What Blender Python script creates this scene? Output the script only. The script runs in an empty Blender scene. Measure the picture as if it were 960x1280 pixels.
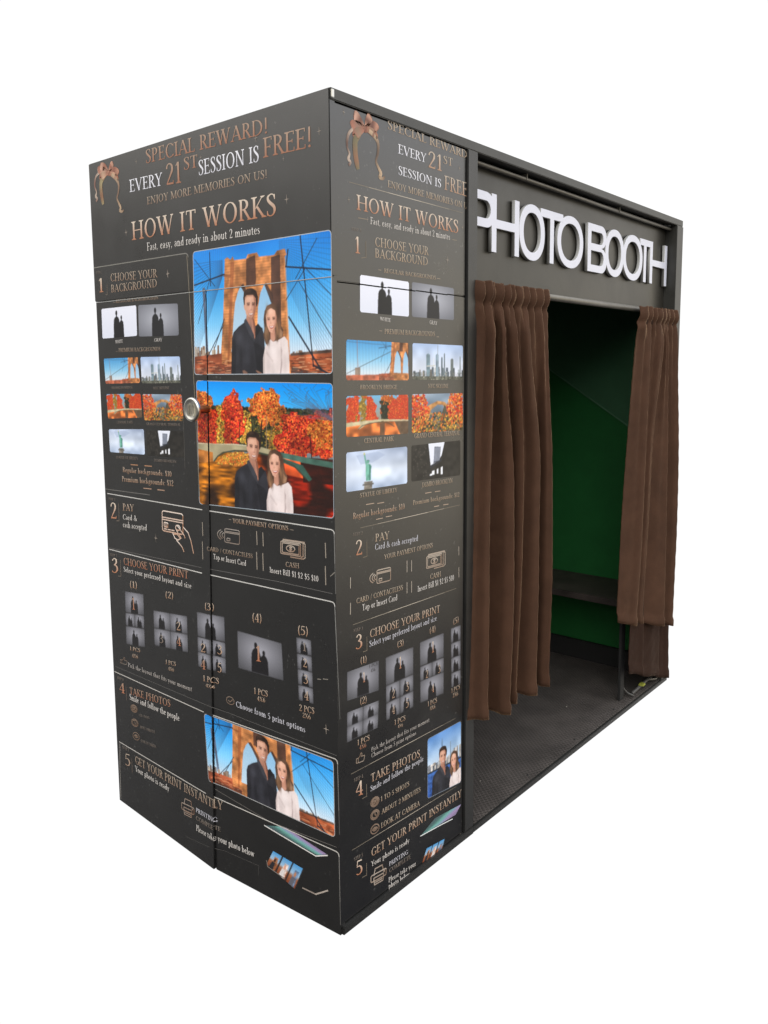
import bpy, bmesh, math, random
import numpy as np
from mathutils import Vector, Matrix

# ------------------------------------------------------------------ camera, world, exposure
SC = bpy.context.scene
COL = SC.collection
cam_d = bpy.data.cameras.new("camera"); cam = bpy.data.objects.new("camera", cam_d); COL.objects.link(cam)
CX, CY, CZ = (1.326, -1.389, 1.4551)
RX = [[0.764328, 0.644795, -0.006541], [0.070617, -0.093782, -0.993085], [-0.640949, 0.758581, -0.117214]]
m = Matrix(((RX[0][0], -RX[1][0], -RX[2][0], CX), (RX[0][1], -RX[1][1], -RX[2][1], CY),
            (RX[0][2], -RX[1][2], -RX[2][2], CZ), (0, 0, 0, 1)))
cam.matrix_world = m
cam_d.sensor_fit = 'AUTO'; cam_d.sensor_width = 36.0
cam_d.lens = 28.1604
cam_d.shift_x = 0.00066; cam_d.shift_y = -0.04586
cam_d.clip_start = 0.05; cam_d.clip_end = 200
SC.camera = cam
SC.view_settings.view_transform = 'Standard'; SC.view_settings.look = 'None'
SC.view_settings.exposure = 0.0; SC.view_settings.gamma = 1.0; SC.view_settings.use_curve_mapping = False

def nd(nt, t, **kw):
    n = nt.nodes.new(t)
    for k, v in kw.items(): setattr(n, k, v)
    return n

# world: white studio-like backdrop behind the booth, an overcast street (bright sky, dim ground) on the side it faces
W_ = bpy.data.worlds.new("World"); SC.world = W_; W_.use_nodes = True
nt = W_.node_tree; nt.nodes.clear()
out = nd(nt, 'ShaderNodeOutputWorld'); bg = nd(nt, 'ShaderNodeBackground'); nt.links.new(bg.outputs[0], out.inputs[0])
tc = nd(nt, 'ShaderNodeTexCoord'); sep = nd(nt, 'ShaderNodeSeparateXYZ'); nt.links.new(tc.outputs['Generated'], sep.inputs[0])
mr = nd(nt, 'ShaderNodeMapRange'); mr.inputs[1].default_value = -1; mr.inputs[2].default_value = 1
nt.links.new(sep.outputs[2], mr.inputs[0])
def env_ramp(stops):
    rmp = nd(nt, 'ShaderNodeValToRGB'); nt.links.new(mr.outputs[0], rmp.inputs[0]); el = rmp.color_ramp.elements
    for _ in range(len(stops) - 2): el.new(0.5)
    for e, (z, c) in zip(el, stops): e.position = (z + 1) / 2; e.color = (*c, 1)
    return rmp
rmpL = env_ramp([(-1, (.02, .02, .02)), (-.55, (.09, .086, .084)), (-.3, (.21, .205, .20)), (-.1, (.30, .29, .27)), (.08, (.32, .31, .29)), (.2, (.42, .40, .37)), (.25, (.9, .86, .79)), (.32, (2.3, 2.2, 2.04)), (.5, (2.2, 2.18, 2.15)), (1, (2.4, 2.43, 2.5))])      # street side facing the end face
rmpR = env_ramp([(-1, (.02, .02, .028)), (-.55, (.03, .038, .06)), (-.42, (.045, .05, .066)), (-.28, (.28, .25, .22)), (-.15, (1.35, 1.2, .95)), (-.04, (1.7, 1.52, 1.2)), (.12, (1.6, 1.45, 1.16)), (.27, (1.75, 1.78, 1.86)), (1, (2.2, 2.25, 2.35))])      # pale paving and sky facing the long face
dr = nd(nt, 'ShaderNodeVectorMath', operation='DOT_PRODUCT'); dr.inputs[1].default_value = (.6, .8, 0)
nt.links.new(tc.outputs['Generated'], dr.inputs[0])
sr = nd(nt, 'ShaderNodeMapRange', interpolation_type='SMOOTHSTEP'); sr.inputs[1].default_value = -.35; sr.inputs[2].default_value = .45
nt.links.new(dr.outputs['Value'], sr.inputs[0])
rmp = nd(nt, 'ShaderNodeMix', data_type='RGBA'); nt.links.new(sr.outputs[0], rmp.inputs[0])
nt.links.new(rmpL.outputs[0], rmp.inputs[6]); nt.links.new(rmpR.outputs[0], rmp.inputs[7])
dot = nd(nt, 'ShaderNodeVectorMath', operation='DOT_PRODUCT'); dot.inputs[1].default_value = (-.645, .764, 0)
nt.links.new(tc.outputs['Generated'], dot.inputs[0])
ss = nd(nt, 'ShaderNodeMapRange', interpolation_type='SMOOTHSTEP'); ss.inputs[1].default_value = .40; ss.inputs[2].default_value = .56
nt.links.new(dot.outputs['Value'], ss.inputs[0])
mx = nd(nt, 'ShaderNodeMix', data_type='RGBA'); nt.links.new(ss.outputs[0], mx.inputs[0])
nt.links.new(rmp.outputs[2], mx.inputs[6]); mx.inputs[7].default_value = (1.03, 1.03, 1.03, 1)
nt.links.new(mx.outputs[2], bg.inputs[0]); bg.inputs[1].default_value = 1.0
# soft overcast sun from the street side
sd = bpy.data.lights.new("sun", 'SUN'); sd.energy = 1.0; sd.angle = math.radians(40); sd.color = (1, .97, .93)
so = bpy.data.objects.new("sun", sd); COL.objects.link(so)
so.rotation_euler = Vector((-.40, .72, -.56)).to_track_quat('-Z', 'Y').to_euler()

# ------------------------------------------------------------------ dimensions (metres)
BW, BD, BH = 1.0433, 2.2342, 2.1          # width of the end face, length of the long face, height
SEAM = 0.567                         # seam between the two lower leaves of the end face
ZH = 1.677                           # seam under the header of the end face
ZS = 1.6645                          # seam between the two side poster panels

def warp(s, z):                      # the two lower leaves bow outward a little at the bottom of their meeting edge
    if z >= ZH: return 0.0
    k = max(0.0, 1 - z / 1.67) ** 1.08
    if s <= SEAM: return .0375 * k * (s / SEAM)
    return .0305 * k * ((BW - s) / (BW - SEAM))

def LP(s, z, off=0.0): return (-BW + s, -off - warp(s, z), z)
XP = -0.004                          # plane of the side poster panels
def RP(y, z, off=0.0): return (XP + off, y, z)
def FP(face, a, z, off=0.0): return LP(a, z, off) if face == 'L' else RP(a, z, off)
def part_of(face, a, z):
    if face == 'L': return 'head' if z > ZH else ('door' if a < SEAM else 'leaf')
    return 'upper' if z > ZS else 'lower'

def lin(c):
    c = np.asarray(c, float) / 255.0
    return np.where(c <= .04045, c / 12.92, ((c + .055) / 1.055) ** 2.4)

# ------------------------------------------------------------------ materials
MATS = {}
def pmat(name, base, rough=.5, spec=.5, metal=0.0, noise_amt=0.0, noise_scale=30, bump=0.0, bump_scale=200, sheen=0.0,
         sheen_tint=(1, 1, 1), rough_var=0.0, attr=False, coat=0.0, wave=0.0):
    if name in MATS: return MATS[name]
    M = bpy.data.materials.new(name); M.use_nodes = True; t = M.node_tree
    b = t.nodes['Principled BSDF']
    b.inputs['Base Color'].default_value = (*base, 1); b.inputs['Roughness'].default_value = rough
    b.inputs['Specular IOR Level'].default_value = spec; b.inputs['Metallic'].default_value = metal
    b.inputs['Coat Weight'].default_value = coat
    if sheen:
        b.inputs['Sheen Weight'].default_value = sheen; b.inputs["Sheen Roughness"].default_value = .28
        b.inputs['Sheen Tint'].default_value = (*sheen_tint, 1)
    tcn = nd(t, 'ShaderNodeTexCoord')
    if attr:
        a = nd(t, 'ShaderNodeVertexColor', layer_name='Col')
        t.links.new(a.outputs[0], b.inputs['Base Color'])
    if noise_amt:
        n = nd(t, 'ShaderNodeTexNoise'); n.inputs['Scale'].default_value = noise_scale; n.inputs['Detail'].default_value = 8
        n.inputs['Roughness'].default_value = .65
        t.links.new(tcn.outputs['Object'], n.inputs['Vector'])
        r = nd(t, 'ShaderNodeMapRange'); r.inputs[1].default_value = .3; r.inputs[2].default_value = .7
        r.inputs[3].default_value = 1 - noise_amt; r.inputs[4].default_value = 1 + noise_amt
        t.links.new(n.outputs[0], r.inputs[0])
        mm = nd(t, 'ShaderNodeMix', data_type='RGBA', blend_type='MULTIPLY'); mm.inputs[0].default_value = 1
        mm.inputs[6].default_value = (*base, 1)
        if attr: t.links.new(a.outputs[0], mm.inputs[6])
        t.links.new(r.outputs[0], mm.inputs[7]); t.links.new(mm.outputs[2], b.inputs['Base Color'])
    if rough_var:
        n2 = nd(t, 'ShaderNodeTexNoise'); n2.inputs['Scale'].default_value = 3.5; n2.inputs['Detail'].default_value = 9
        n2.inputs['Roughness'].default_value = .7; n2.inputs['Distortion'].default_value = .6
        t.links.new(tcn.outputs['Object'], n2.inputs['Vector'])
        r2 = nd(t, 'ShaderNodeMapRange'); r2.inputs[1].default_value = .3; r2.inputs[2].default_value = .7
        r2.inputs[3].default_value = rough - rough_var; r2.inputs[4].default_value = rough + rough_var
        t.links.new(n2.outputs[0], r2.inputs[0]); t.links.new(r2.outputs[0], b.inputs['Roughness'])
    if bump:
        n3 = nd(t, 'ShaderNodeTexNoise'); n3.inputs['Scale'].default_value = bump_scale; n3.inputs['Detail'].default_value = 4
        t.links.new(tcn.outputs['Object'], n3.inputs['Vector'])
        bp = nd(t, 'ShaderNodeBump'); bp.inputs['Strength'].default_value = bump; bp.inputs['Distance'].default_value = .002
        t.links.new(n3.outputs[0], bp.inputs['Height']); t.links.new(bp.outputs[0], b.inputs['Normal'])
        if wave:
            n4 = nd(t, 'ShaderNodeTexNoise'); n4.inputs['Scale'].default_value = 2.4; n4.inputs['Detail'].default_value = 2; n4.inputs['Roughness'].default_value = .5
            t.links.new(tcn.outputs['Object'], n4.inputs['Vector'])
            b4 = nd(t, 'ShaderNodeBump'); b4.inputs['Strength'].default_value = wave; b4.inputs['Distance'].default_value = .02
            t.links.new(n4.outputs[0], b4.inputs['Height']); t.links.new(b4.outputs[0], bp.inputs['Normal'])
    MATS[name] = M
    return M

M_VINYL = pmat('matte_black_vinyl', (.0095, .0092, .0092), .31, .95, noise_amt=.16, noise_scale=5, rough_var=.06, bump=.10, bump_scale=420, wave=.16)
M_PRINT = pmat('printed_ink', (.5, .5, .5), .42, .32, attr=True, rough_var=.05)
def dust(M, amount=.05):
    t = M.node_tree; b = t.nodes['Principled BSDF']; tcn = nd(t, 'ShaderNodeTexCoord')
    n = nd(t, 'ShaderNodeTexNoise'); n.inputs['Scale'].default_value = 95; n.inputs['Detail'].default_value = 3
    w = nd(t, 'ShaderNodeTexNoise'); w.inputs['Scale'].default_value = 3; w.inputs['Detail'].default_value = 4
    t.links.new(tcn.outputs['Object'], n.inputs[0]); t.links.new(tcn.outputs['Object'], w.inputs[0])
    r = nd(t, 'ShaderNodeMapRange'); r.inputs[1].default_value = .66; r.inputs[2].default_value = .74
    r2 = nd(t, 'ShaderNodeMapRange'); r2.inputs[1].default_value = .42; r2.inputs[2].default_value = .62
    t.links.new(n.outputs[0], r.inputs[0]); t.links.new(w.outputs[0], r2.inputs[0])
    mu = nd(t, 'ShaderNodeMath', operation='MULTIPLY'); t.links.new(r.outputs[0], mu.inputs[0]); t.links.new(r2.outputs[0], mu.inputs[1])
    m2 = nd(t, 'ShaderNodeMath', operation='MULTIPLY'); m2.inputs[1].default_value = .8; t.links.new(mu.outputs[0], m2.inputs[0])
    src = b.inputs['Base Color'].links[0].from_socket
    mm = nd(t, 'ShaderNodeMix', data_type='RGBA'); t.links.new(m2.outputs[0], mm.inputs[0]); t.links.new(src, mm.inputs[6]); mm.inputs[7].default_value = (amount, amount, amount * .95, 1)
    t.links.new(mm.outputs[2], b.inputs['Base Color'])
dust(M_VINYL, .09)
M_FRAME = pmat('black_powder_coat', (.014, .014, .0135), .40, .6, noise_amt=.2, noise_scale=14, rough_var=.08, bump=.25, bump_scale=500)
M_RAIL = pmat('grey_black_trim', (.024, .0235, .020), .45, .6, noise_amt=.25, noise_scale=20, bump=.2, bump_scale=300)
M_SIGNP = pmat('dark_sign_board', (.018, .0165, .0125), .38, .55, noise_amt=.12, noise_scale=4, rough_var=.06)
M_ACR = pmat('white_acrylic', (.62, .635, .73), .28, .5, noise_amt=.03, noise_scale=8)
M_ACRS = pmat('letter_return', (.40, .40, .385), .4, .4)
M_STEEL = pmat('brushed_steel', (.55, .54, .50), .28, .5, metal=1.0, noise_amt=.1, noise_scale=60)
M_TUBE = pmat('dull_grey_tube', (.16, .15, .13), .45, .5, metal=.5, noise_amt=.15, noise_scale=20)
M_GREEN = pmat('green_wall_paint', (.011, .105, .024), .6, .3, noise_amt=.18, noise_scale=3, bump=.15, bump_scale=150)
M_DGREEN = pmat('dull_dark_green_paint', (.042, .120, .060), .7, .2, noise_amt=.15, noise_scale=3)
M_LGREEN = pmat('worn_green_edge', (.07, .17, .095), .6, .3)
M_DARK = pmat('dark_interior', (.015, .015, .015), .7, .3)
M_YELL = pmat('yellow_green_tag', (.30, .32, .05), .5, .4)
M_WOOD = pmat('dark_stained_wood', (.034, .027, .024), .5, .4, noise_amt=.5, noise_scale=12)
M_VELV = pmat('brown_velvet', (.058, .0285, .0168), .85, .15, noise_amt=.2, noise_scale=10, bump=.5, bump_scale=800, sheen=.6, sheen_tint=(.85, .55, .32))
def floor_mat():
    M = pmat('black_chequer_mat', (.054, .047, .043), .5, .5, noise_amt=.35, noise_scale=7)
    t = M.node_tree; b = t.nodes['Principled BSDF']; tcn = nd(t, 'ShaderNodeTexCoord')
    mp = nd(t, 'ShaderNodeMapping'); mp.inputs['Rotation'].default_value = (0, 0, math.radians(45)); mp.inputs['Scale'].default_value = (1, 1.25, 1)
    t.links.new(tcn.outputs['Object'], mp.inputs[0])
    v = nd(t, 'ShaderNodeTexBrick'); v.inputs['Brick Width'].default_value = .36; v.inputs['Row Height'].default_value = .36; v.inputs['Scale'].default_value = 24; v.inputs['Mortar Size'].default_value = .075; v.inputs['Mortar Smooth'].default_value = .3
    t.links.new(mp.outputs[0], v.inputs['Vector'])
    bp = nd(t, 'ShaderNodeBump'); bp.inputs['Strength'].default_value = .9; bp.inputs['Distance'].default_value = .006
    src = b.inputs['Base Color'].links[0].from_socket
    mm = nd(t, 'ShaderNodeMix', data_type='RGBA', blend_type='MULTIPLY'); mm.inputs[0].default_value = 1
    rr = nd(t, 'ShaderNodeMapRange'); rr.inputs[3].default_value = .78; rr.inputs[4].default_value = 1.45
    t.links.new(v.outputs['Fac'], rr.inputs[0]); t.links.new(src, mm.inputs[6]); t.links.new(rr.outputs[0], mm.inputs[7]); t.links.new(mm.outputs[2], b.inputs['Base Color'])
    t.links.new(v.outputs['Fac'], bp.inputs['Height']); t.links.new(bp.outputs[0], b.inputs['Normal'])
    return M
M_VELV2 = pmat('shaded_brown_velvet', (.027, .0135, .009), .9, .1, noise_amt=.15, noise_scale=9, bump=.4, bump_scale=900, sheen=.12, sheen_tint=(.7, .5, .35))  # darker copy of the curtain brown: doorway shade put into the cloth colour
M_CABLE = pmat('black_cable', (.05, .048, .045), .4, .5)
M_FLOOR = floor_mat()

# ------------------------------------------------------------------ mesh helpers
def obj(name, bm, mat, parent=None, smooth=False):
    me = bpy.data.meshes.new(name); bm.normal_update(); bm.to_mesh(me); bm.free()
    for mt in (mat if isinstance(mat, list) else [mat]): me.materials.append(mt)
    if smooth:
        for p in me.polygons: p.use_smooth = True
    o = bpy.data.objects.new(name, me); COL.objects.link(o)
    if parent: o.parent = parent
    return o
def bx(x0, x1, y0, y1, z0, z1, bev=.002, bm=None):
    b2 = bmesh.new()
    bmesh.ops.create_cube(b2, size=1)
    for v in b2.verts:
        v.co = Vector((x0 + (v.co.x + .5) * (x1 - x0), y0 + (v.co.y + .5) * (y1 - y0), z0 + (v.co.z + .5) * (z1 - z0)))
    if bev: bmesh.ops.bevel(b2, geom=b2.edges[:], offset=bev, segments=2, affect='EDGES')
    if bm is None: return b2
    me = bpy.data.meshes.new('tmp'); b2.to_mesh(me); b2.free(); bm.from_mesh(me); bpy.data.meshes.remove(me)
    return bm
def tube(pts, r, seg=12, bm=None, cap=True):
    bm = bm or bmesh.new()
    pts = [Vector(p) for p in pts]; rings = []
    for i, p in enumerate(pts):
        d = (pts[min(i + 1, len(pts) - 1)] - pts[max(i - 1, 0)]).normalized()
        a = d.cross(Vector((0, 0, 1)))
        if a.length < .01: a = d.cross(Vector((1, 0, 0)))
        a.normalize(); b = d.cross(a)
        rr = r[i] if isinstance(r, (list, tuple)) else r
        rings.append([bm.verts.new(p + a * math.cos(2 * math.pi * k / seg) * rr + b * math.sin(2 * math.pi * k / seg) * rr) for k in range(seg)])
    for i in range(len(rings) - 1):
        for k in range(seg):
            bm.faces.new((rings[i][k], rings[i][(k + 1) % seg], rings[i + 1][(k + 1) % seg], rings[i + 1][k]))
    if cap: bm.faces.new(rings[0][::-1]); bm.faces.new(rings[-1])
    bmesh.ops.recalc_face_normals(bm, faces=bm.faces[:])
    return bm

# ------------------------------------------------------------------ the booth shell
booth = bpy.data.objects.new('photo_booth', None); COL.objects.link(booth)
booth['label'] = 'tall black photo booth covered in printed instructions with white sign letters'
booth['category'] = 'photo booth'
PANEL = {}
PANEL['head'] = obj('header_panel', bx(-BW, -.003, 0, .02, ZH + .0002, BH - .0006), M_VINYL, booth)

def leaf(name, s0, s1, z0, z1):
    bm = bmesh.new(); ns, nz = 14, 40; fr = []; bk = []
    for i in range(ns + 1):
        s = s0 + (s1 - s0) * i / ns; cf = []; cb = []
        for j in range(nz + 1):
            z = z0 + (z1 - z0) * j / nz
            x, y, zz = LP(s, z); cf.append(bm.verts.new((x, y, zz))); cb.append(bm.verts.new((x, y + .018, zz)))
        fr.append(cf); bk.append(cb)
    for i in range(ns):
        for j in range(nz):
            bm.faces.new((fr[i][j], fr[i + 1][j], fr[i + 1][j + 1], fr[i][j + 1]))
            bm.faces.new((bk[i][j + 1], bk[i + 1][j + 1], bk[i + 1][j], bk[i][j]))
    for i in range(ns):
        for j, fl in ((0, 0), (nz, 1)):
            q = (fr[i][j], bk[i][j], bk[i + 1][j], fr[i + 1][j]); bm.faces.new(q if not fl else q[::-1])
    for j in range(nz):
        for i, fl in ((0, 1), (ns, 0)):
            q = (fr[i][j], bk[i][j], bk[i][j + 1], fr[i][j + 1]); bm.faces.new(q if not fl else q[::-1])
    bmesh.ops.recalc_face_normals(bm, faces=bm.faces[:])
    return obj(name, bm, M_VINYL, booth)
PANEL['door'] = leaf('cabinet_door', .007, SEAM - .0015, .004, ZH - .0012)
PANEL['leaf'] = leaf('lower_panel', SEAM + .0015, BW - .003, .002, ZH - .0012)
M_EDGE = pmat('bare_panel_edge', (.34, .34, .33), .4, .5)
for part, s0, s1 in (('door', .008, SEAM - .002), ('leaf', SEAM + .002, BW - .004)):
    obj('edge_trim', bx(-BW + s0, -BW + s1, -.0012, .001, ZH - .0034, ZH - .0016, 0), M_EDGE, PANEL[part])
PANEL['upper'] = obj('side_poster_panel', bx(XP - .014, XP, .007, .554, ZS + .0014, 2.0705), M_VINYL, booth)
PANEL['lower'] = obj('side_poster_panel', bx(XP - .014, XP, .007, .554, .027, ZS - .0014), M_VINYL, booth)
obj('top_rail', bx(-.03, .0005, .002, BD, 2.0735, BH), M_RAIL, booth)
obj('corner_plate', bx(-.001, .0025, .0035, .0125, 2.078, 2.096, .001), M_STEEL, booth)
obj('bottom_rail', bx(-.04, .004, .006, .606, .0, .0245), M_FRAME, booth)
obj('door_sill', bx(-.04, .002, .6065, BD, .0, .0195), M_FRAME, booth)
obj('frame_post', bx(-.055, .003, .557, .606, .0255, 2.0725), M_FRAME, booth)
obj('frame_post', bx(-.055, .003, 2.162, BD - .001, .0205, 2.0725), M_RAIL, booth)
obj('corner_post', bx(-.03, -.020, .021, .05, .0, 2.09), M_DARK, booth)
obj('roof_panel', bx(-BW + .004, -.032, .022, BD - .004, 2.078, 2.096), M_FRAME, booth)
obj('back_wall', bx(-BW + .002, -BW + .02, .023, BD - .002, .0, 2.076), M_DARK, booth)
obj('partition_wall', bx(-BW + .022, -.06, .575, .59, .045, 2.076), M_DARK, booth)
obj('floor_base', bx(-BW + .022, -.042, .03, BD - .03, .0, .014), M_DARK, booth)
obj('floor_mat', bx(-BW + .024, -.008, .608, BD - .035, .0145, .0215, .001), M_FLOOR, booth)
# end wall, seen through the doorway: a dull upper sheet and a green lower sheet meeting on a slope
def prism_y(poly, y0, y1):
    bm = bmesh.new(); a = [bm.verts.new((x, y0, z)) for x, z in poly]; b = [bm.verts.new((x, y1, z)) for x, z in poly]
    n = len(poly)
    bm.faces.new(a); bm.faces.new(b[::-1])
    for i in range(n): bm.faces.new((a[i], b[i], b[(i + 1) % n], a[(i + 1) % n]))
    bmesh.ops.recalc_face_normals(bm, faces=bm.faces[:]); return bm
xa, xb = -BW + .022, -.057
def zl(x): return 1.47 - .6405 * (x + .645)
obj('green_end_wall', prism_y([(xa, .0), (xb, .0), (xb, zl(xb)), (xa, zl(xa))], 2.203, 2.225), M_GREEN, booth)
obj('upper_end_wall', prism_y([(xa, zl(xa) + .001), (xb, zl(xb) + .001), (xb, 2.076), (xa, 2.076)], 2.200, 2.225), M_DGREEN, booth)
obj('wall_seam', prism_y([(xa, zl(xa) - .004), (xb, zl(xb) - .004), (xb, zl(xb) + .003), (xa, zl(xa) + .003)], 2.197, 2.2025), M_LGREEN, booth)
obj('baseboard', bx(xa, xb, 2.18, 2.201, .022, .115), M_DARK, booth)
bench = obj('bench', bx(xa, -.035, 1.862, 2.199, .423, .453, .003), M_WOOD, booth)
obj('bench_leg', bx(-.058, -.046, 1.815, 1.855, .022, .421), M_DARK, bench)
# sign recess
sign = obj('sign_board', bx(-.07, -.0485, .50, 2.161, 1.702, 2.068), M_SIGNP, booth)
obj('light_strip', tube([(-.028, .60, 2.057), (-.028, 2.165, 2.057)], .0065, 10), M_TUBE, booth, True)
for y in (.92, 1.62): obj('strip_clip', bx(-.036, -.02, y, y + .005, 2.052, 2.0725, .001), M_TUBE, booth)
obj('curtain_rod', tube([(-.021, .607, 1.697), (-.021, 2.161, 1.697)], .0115, 14), M_TUBE, booth, True)
for y, x in ((1.0, -.03), (1.36, -.03), (.86, -.14), (1.62, -.2), (1.72, -.03)):
    bm = bmesh.new(); bmesh.ops.create_cone(bm, cap_ends=True, segments=10, radius1=.0045, radius2=.003, depth=.003)
    for v in bm.verts: v.co += Vector((x, y, .0228))
    obj('screw', bm, M_DARK if x > -.1 else M_TUBE, booth)

# white raised letters
def curve_obj(name, splines, thick, bev, mats, parent, x0):
    cu = bpy.data.curves.new(name, 'CURVE'); cu.dimensions = '2D'; cu.fill_mode = 'BOTH'
    cu.extrude = thick / 2 - bev; cu.bevel_depth = bev; cu.bevel_resolution = 1; cu.offset = -bev
    for sp in splines:
        s = cu.splines.new('POLY'); s.points.add(len(sp) - 1); s.use_cyclic_u = True
        for p, (a, b) in zip(s.points, sp): p.co = (a, b, 0, 1)
    to = bpy.data.objects.new('tmp', cu); COL.objects.link(to)
    dg = bpy.context.evaluated_depsgraph_get(); dg.update()
    me = bpy.data.meshes.new_from_object(to.evaluated_get(dg)); me.name = name
    bpy.data.objects.remove(to); bpy.data.curves.remove(cu)
    me.transform(Matrix(((0, 0, 1, x0), (1, 0, 0, 0), (0, 1, 0, 0), (0, 0, 0, 1))))
    me.materials.clear()
    for q in mats: me.materials.append(q)
    for p in me.polygons:
        p.material_index = 0 if p.normal.x > .5 else 1
    o = bpy.data.objects.new(name, me); COL.objects.link(o); o.parent = parent
    return o
def ell(cx, cz, rx, rz, n=48, a0=0, a1=360):
    return [(cx + rx * math.cos(math.radians(a0 + (a1 - a0) * i / n)), cz + rz * math.sin(math.radians(a0 + (a1 - a0) * i / n))) for i in range(n + (0 if a1 - a0 == 360 else 1))]
Z0, Z1 = 1.8125, 1.9855
def sq(cx, cz, rx, rz, p=2.5, n=56):    # rounded-square ring outline, for the O
    r = []
    for i in range(n):
        a = 2 * math.pi * i / n; c, s = math.cos(a), math.sin(a)
        r.append((cx + rx * math.copysign(abs(c) ** (2 / p), c), cz + rz * math.copysign(abs(s) ** (2 / p), s)))
    return r
def dbowl(x0, x1, z0, z1):              # D-shaped outline, flat on the left
    rz = (z1 - z0) / 2; rx = min(rz * 1.0, x1 - x0); cx = x1 - rx; cz = (z0 + z1) / 2
    return [(x0, z0)] + ell(cx, cz, rx, rz, 20, -90, 90) + [(x0, z1)]
def letter(ch, a, b):
    T = .0275; tb = .0265; c = (a + b) / 2; zm = (Z0 + Z1) / 2
    if ch == 'H': return [[(a, Z0), (a + T, Z0), (a + T, zm - tb / 2), (b - T, zm - tb / 2), (b - T, Z0), (b, Z0), (b, Z1), (b - T, Z1), (b - T, zm + tb / 2), (a + T, zm + tb / 2), (a + T, Z1), (a, Z1)]]
    if ch == 'T': return [[(c - T / 2, Z0), (c + T / 2, Z0), (c + T / 2, Z1 - tb), (b, Z1 - tb), (b, Z1), (a, Z1), (a, Z1 - tb), (c - T / 2, Z1 - tb)]]
    if ch == 'O': return [sq(c, zm, (b - a) / 2, (Z1 - Z0) / 2 + .003, 2.15), sq(c, zm, (b - a) / 2 - T, (Z1 - Z0) / 2 - tb + .003, 2.15)[::-1]]
    if ch == 'P':
        o = dbowl(a, b, Z1 - .105, Z1)
        o = [(a, Z0), (a + T, Z0), (a + T, Z1 - .105)] + o[1:]
        return [o, dbowl(a + T, b - T, Z1 - .105 + tb, Z1 - tb)[::-1]]
    if ch == 'B':
        zc = zm + .004
        lo = ell(b - .046, (Z0 + zc) / 2, .046, (zc - Z0) / 2, 18, -90, 84); up = ell(b - .05, (Z1 + zc) / 2, .045, (Z1 - zc) / 2, 18, -84, 90)
        return [[(a, Z0)] + lo + up + [(a, Z1)], dbowl(a + T, b - T, Z0 + tb, zc - tb / 2)[::-1], dbowl(a + T, b - T - .005, zc + tb / 2, Z1 - tb)[::-1]]
for k, (ch, a, b) in enumerate([('P', 0.6174, 0.7594), ('H', 0.7374, 0.8993), ('O', 0.9002, 1.0657), ('T', 1.0367, 1.1921), ('O', 1.153, 1.3479), ('B', 1.3841, 1.5449), ('O', 1.5319, 1.7017), ('O', 1.6919, 1.8839), ('T', 1.8569, 1.9627),
 ('H', 1.962, 2.1495)]):
    curve_obj('sign_letter', letter(ch, a, b), .0125, .001, [M_ACR, M_ACRS], sign, -.0395 + .0003 * (k % 2))

# door knob
def lathe_y(prof, cx, y0, cz, seg=32):
    bm = bmesh.new(); rings = []
    for r, h in prof:
        rings.append([bm.verts.new((cx + r * math.cos(2 * math.pi * k / seg), y0 - h, cz + r * math.sin(2 * math.pi * k / seg))) for k in range(seg)])
    for i in range(len(rings) - 1):
        for k in range(seg): bm.faces.new((rings[i][k], rings[i][(k + 1) % seg], rings[i + 1][(k + 1) % seg], rings[i + 1][k]))
    bm.faces.new(rings[0]); bm.faces.new(rings[-1])
    bmesh.ops.recalc_face_normals(bm, faces=bm.faces[:]); return bm
KX, KZ = (0.5626, 1.3527)
ky = LP(KX, KZ)[1]
knob = obj('knob', lathe_y([(.012, -.002), (.012, .030), (.0145, .034), (.027, .040), (.0325, .046), (.034, .050), (.032, .0545), (.0275, .056), (.0255, .0545), (.009, .0535)], -BW + KX, ky, KZ), M_STEEL, PANEL['door'], True)
obj('knob_latch', bx(-BW + KX - .011, -BW + KX - .004, ky - .060, ky - .050, KZ - .017, KZ + .015, .002), M_STEEL, knob)
obj('knob_latch', bx(-BW + KX + .006, -BW + KX + .013, ky - .060, ky - .050, KZ - .017, KZ + .013, .002), M_STEEL, knob)

# latch and cable on the floor by the far post
lt = bpy.data.objects.new('floor_latch', None); COL.objects.link(lt); lt.parent = booth
obj('latch_arm', tube([(-.03, 1.91, .032), (-.035, 2.06, .038), (-.03, 2.12, .046)], .008, 8), M_CABLE, lt, True)
obj('latch_hook', tube([(-.03, 2.10, .036), (-.012, 2.135, .034), (-.008, 2.15, .051), (-.02, 2.155, .064)], .005, 8), M_TUBE, lt, True)
obj('tag', bx(-.034, -.012, 1.985, 2.012, .042, .052, .002), M_YELL, lt)
obj('cable', tube([(-.06, 1.865, .30), (-.062, 1.872, .18), (-.06, 1.862, .08), (-.052, 1.87, .056), (-.04, 1.885, .038), (-.015, 1.89, .03)], .0048, 8), M_CABLE, lt, True)

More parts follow.
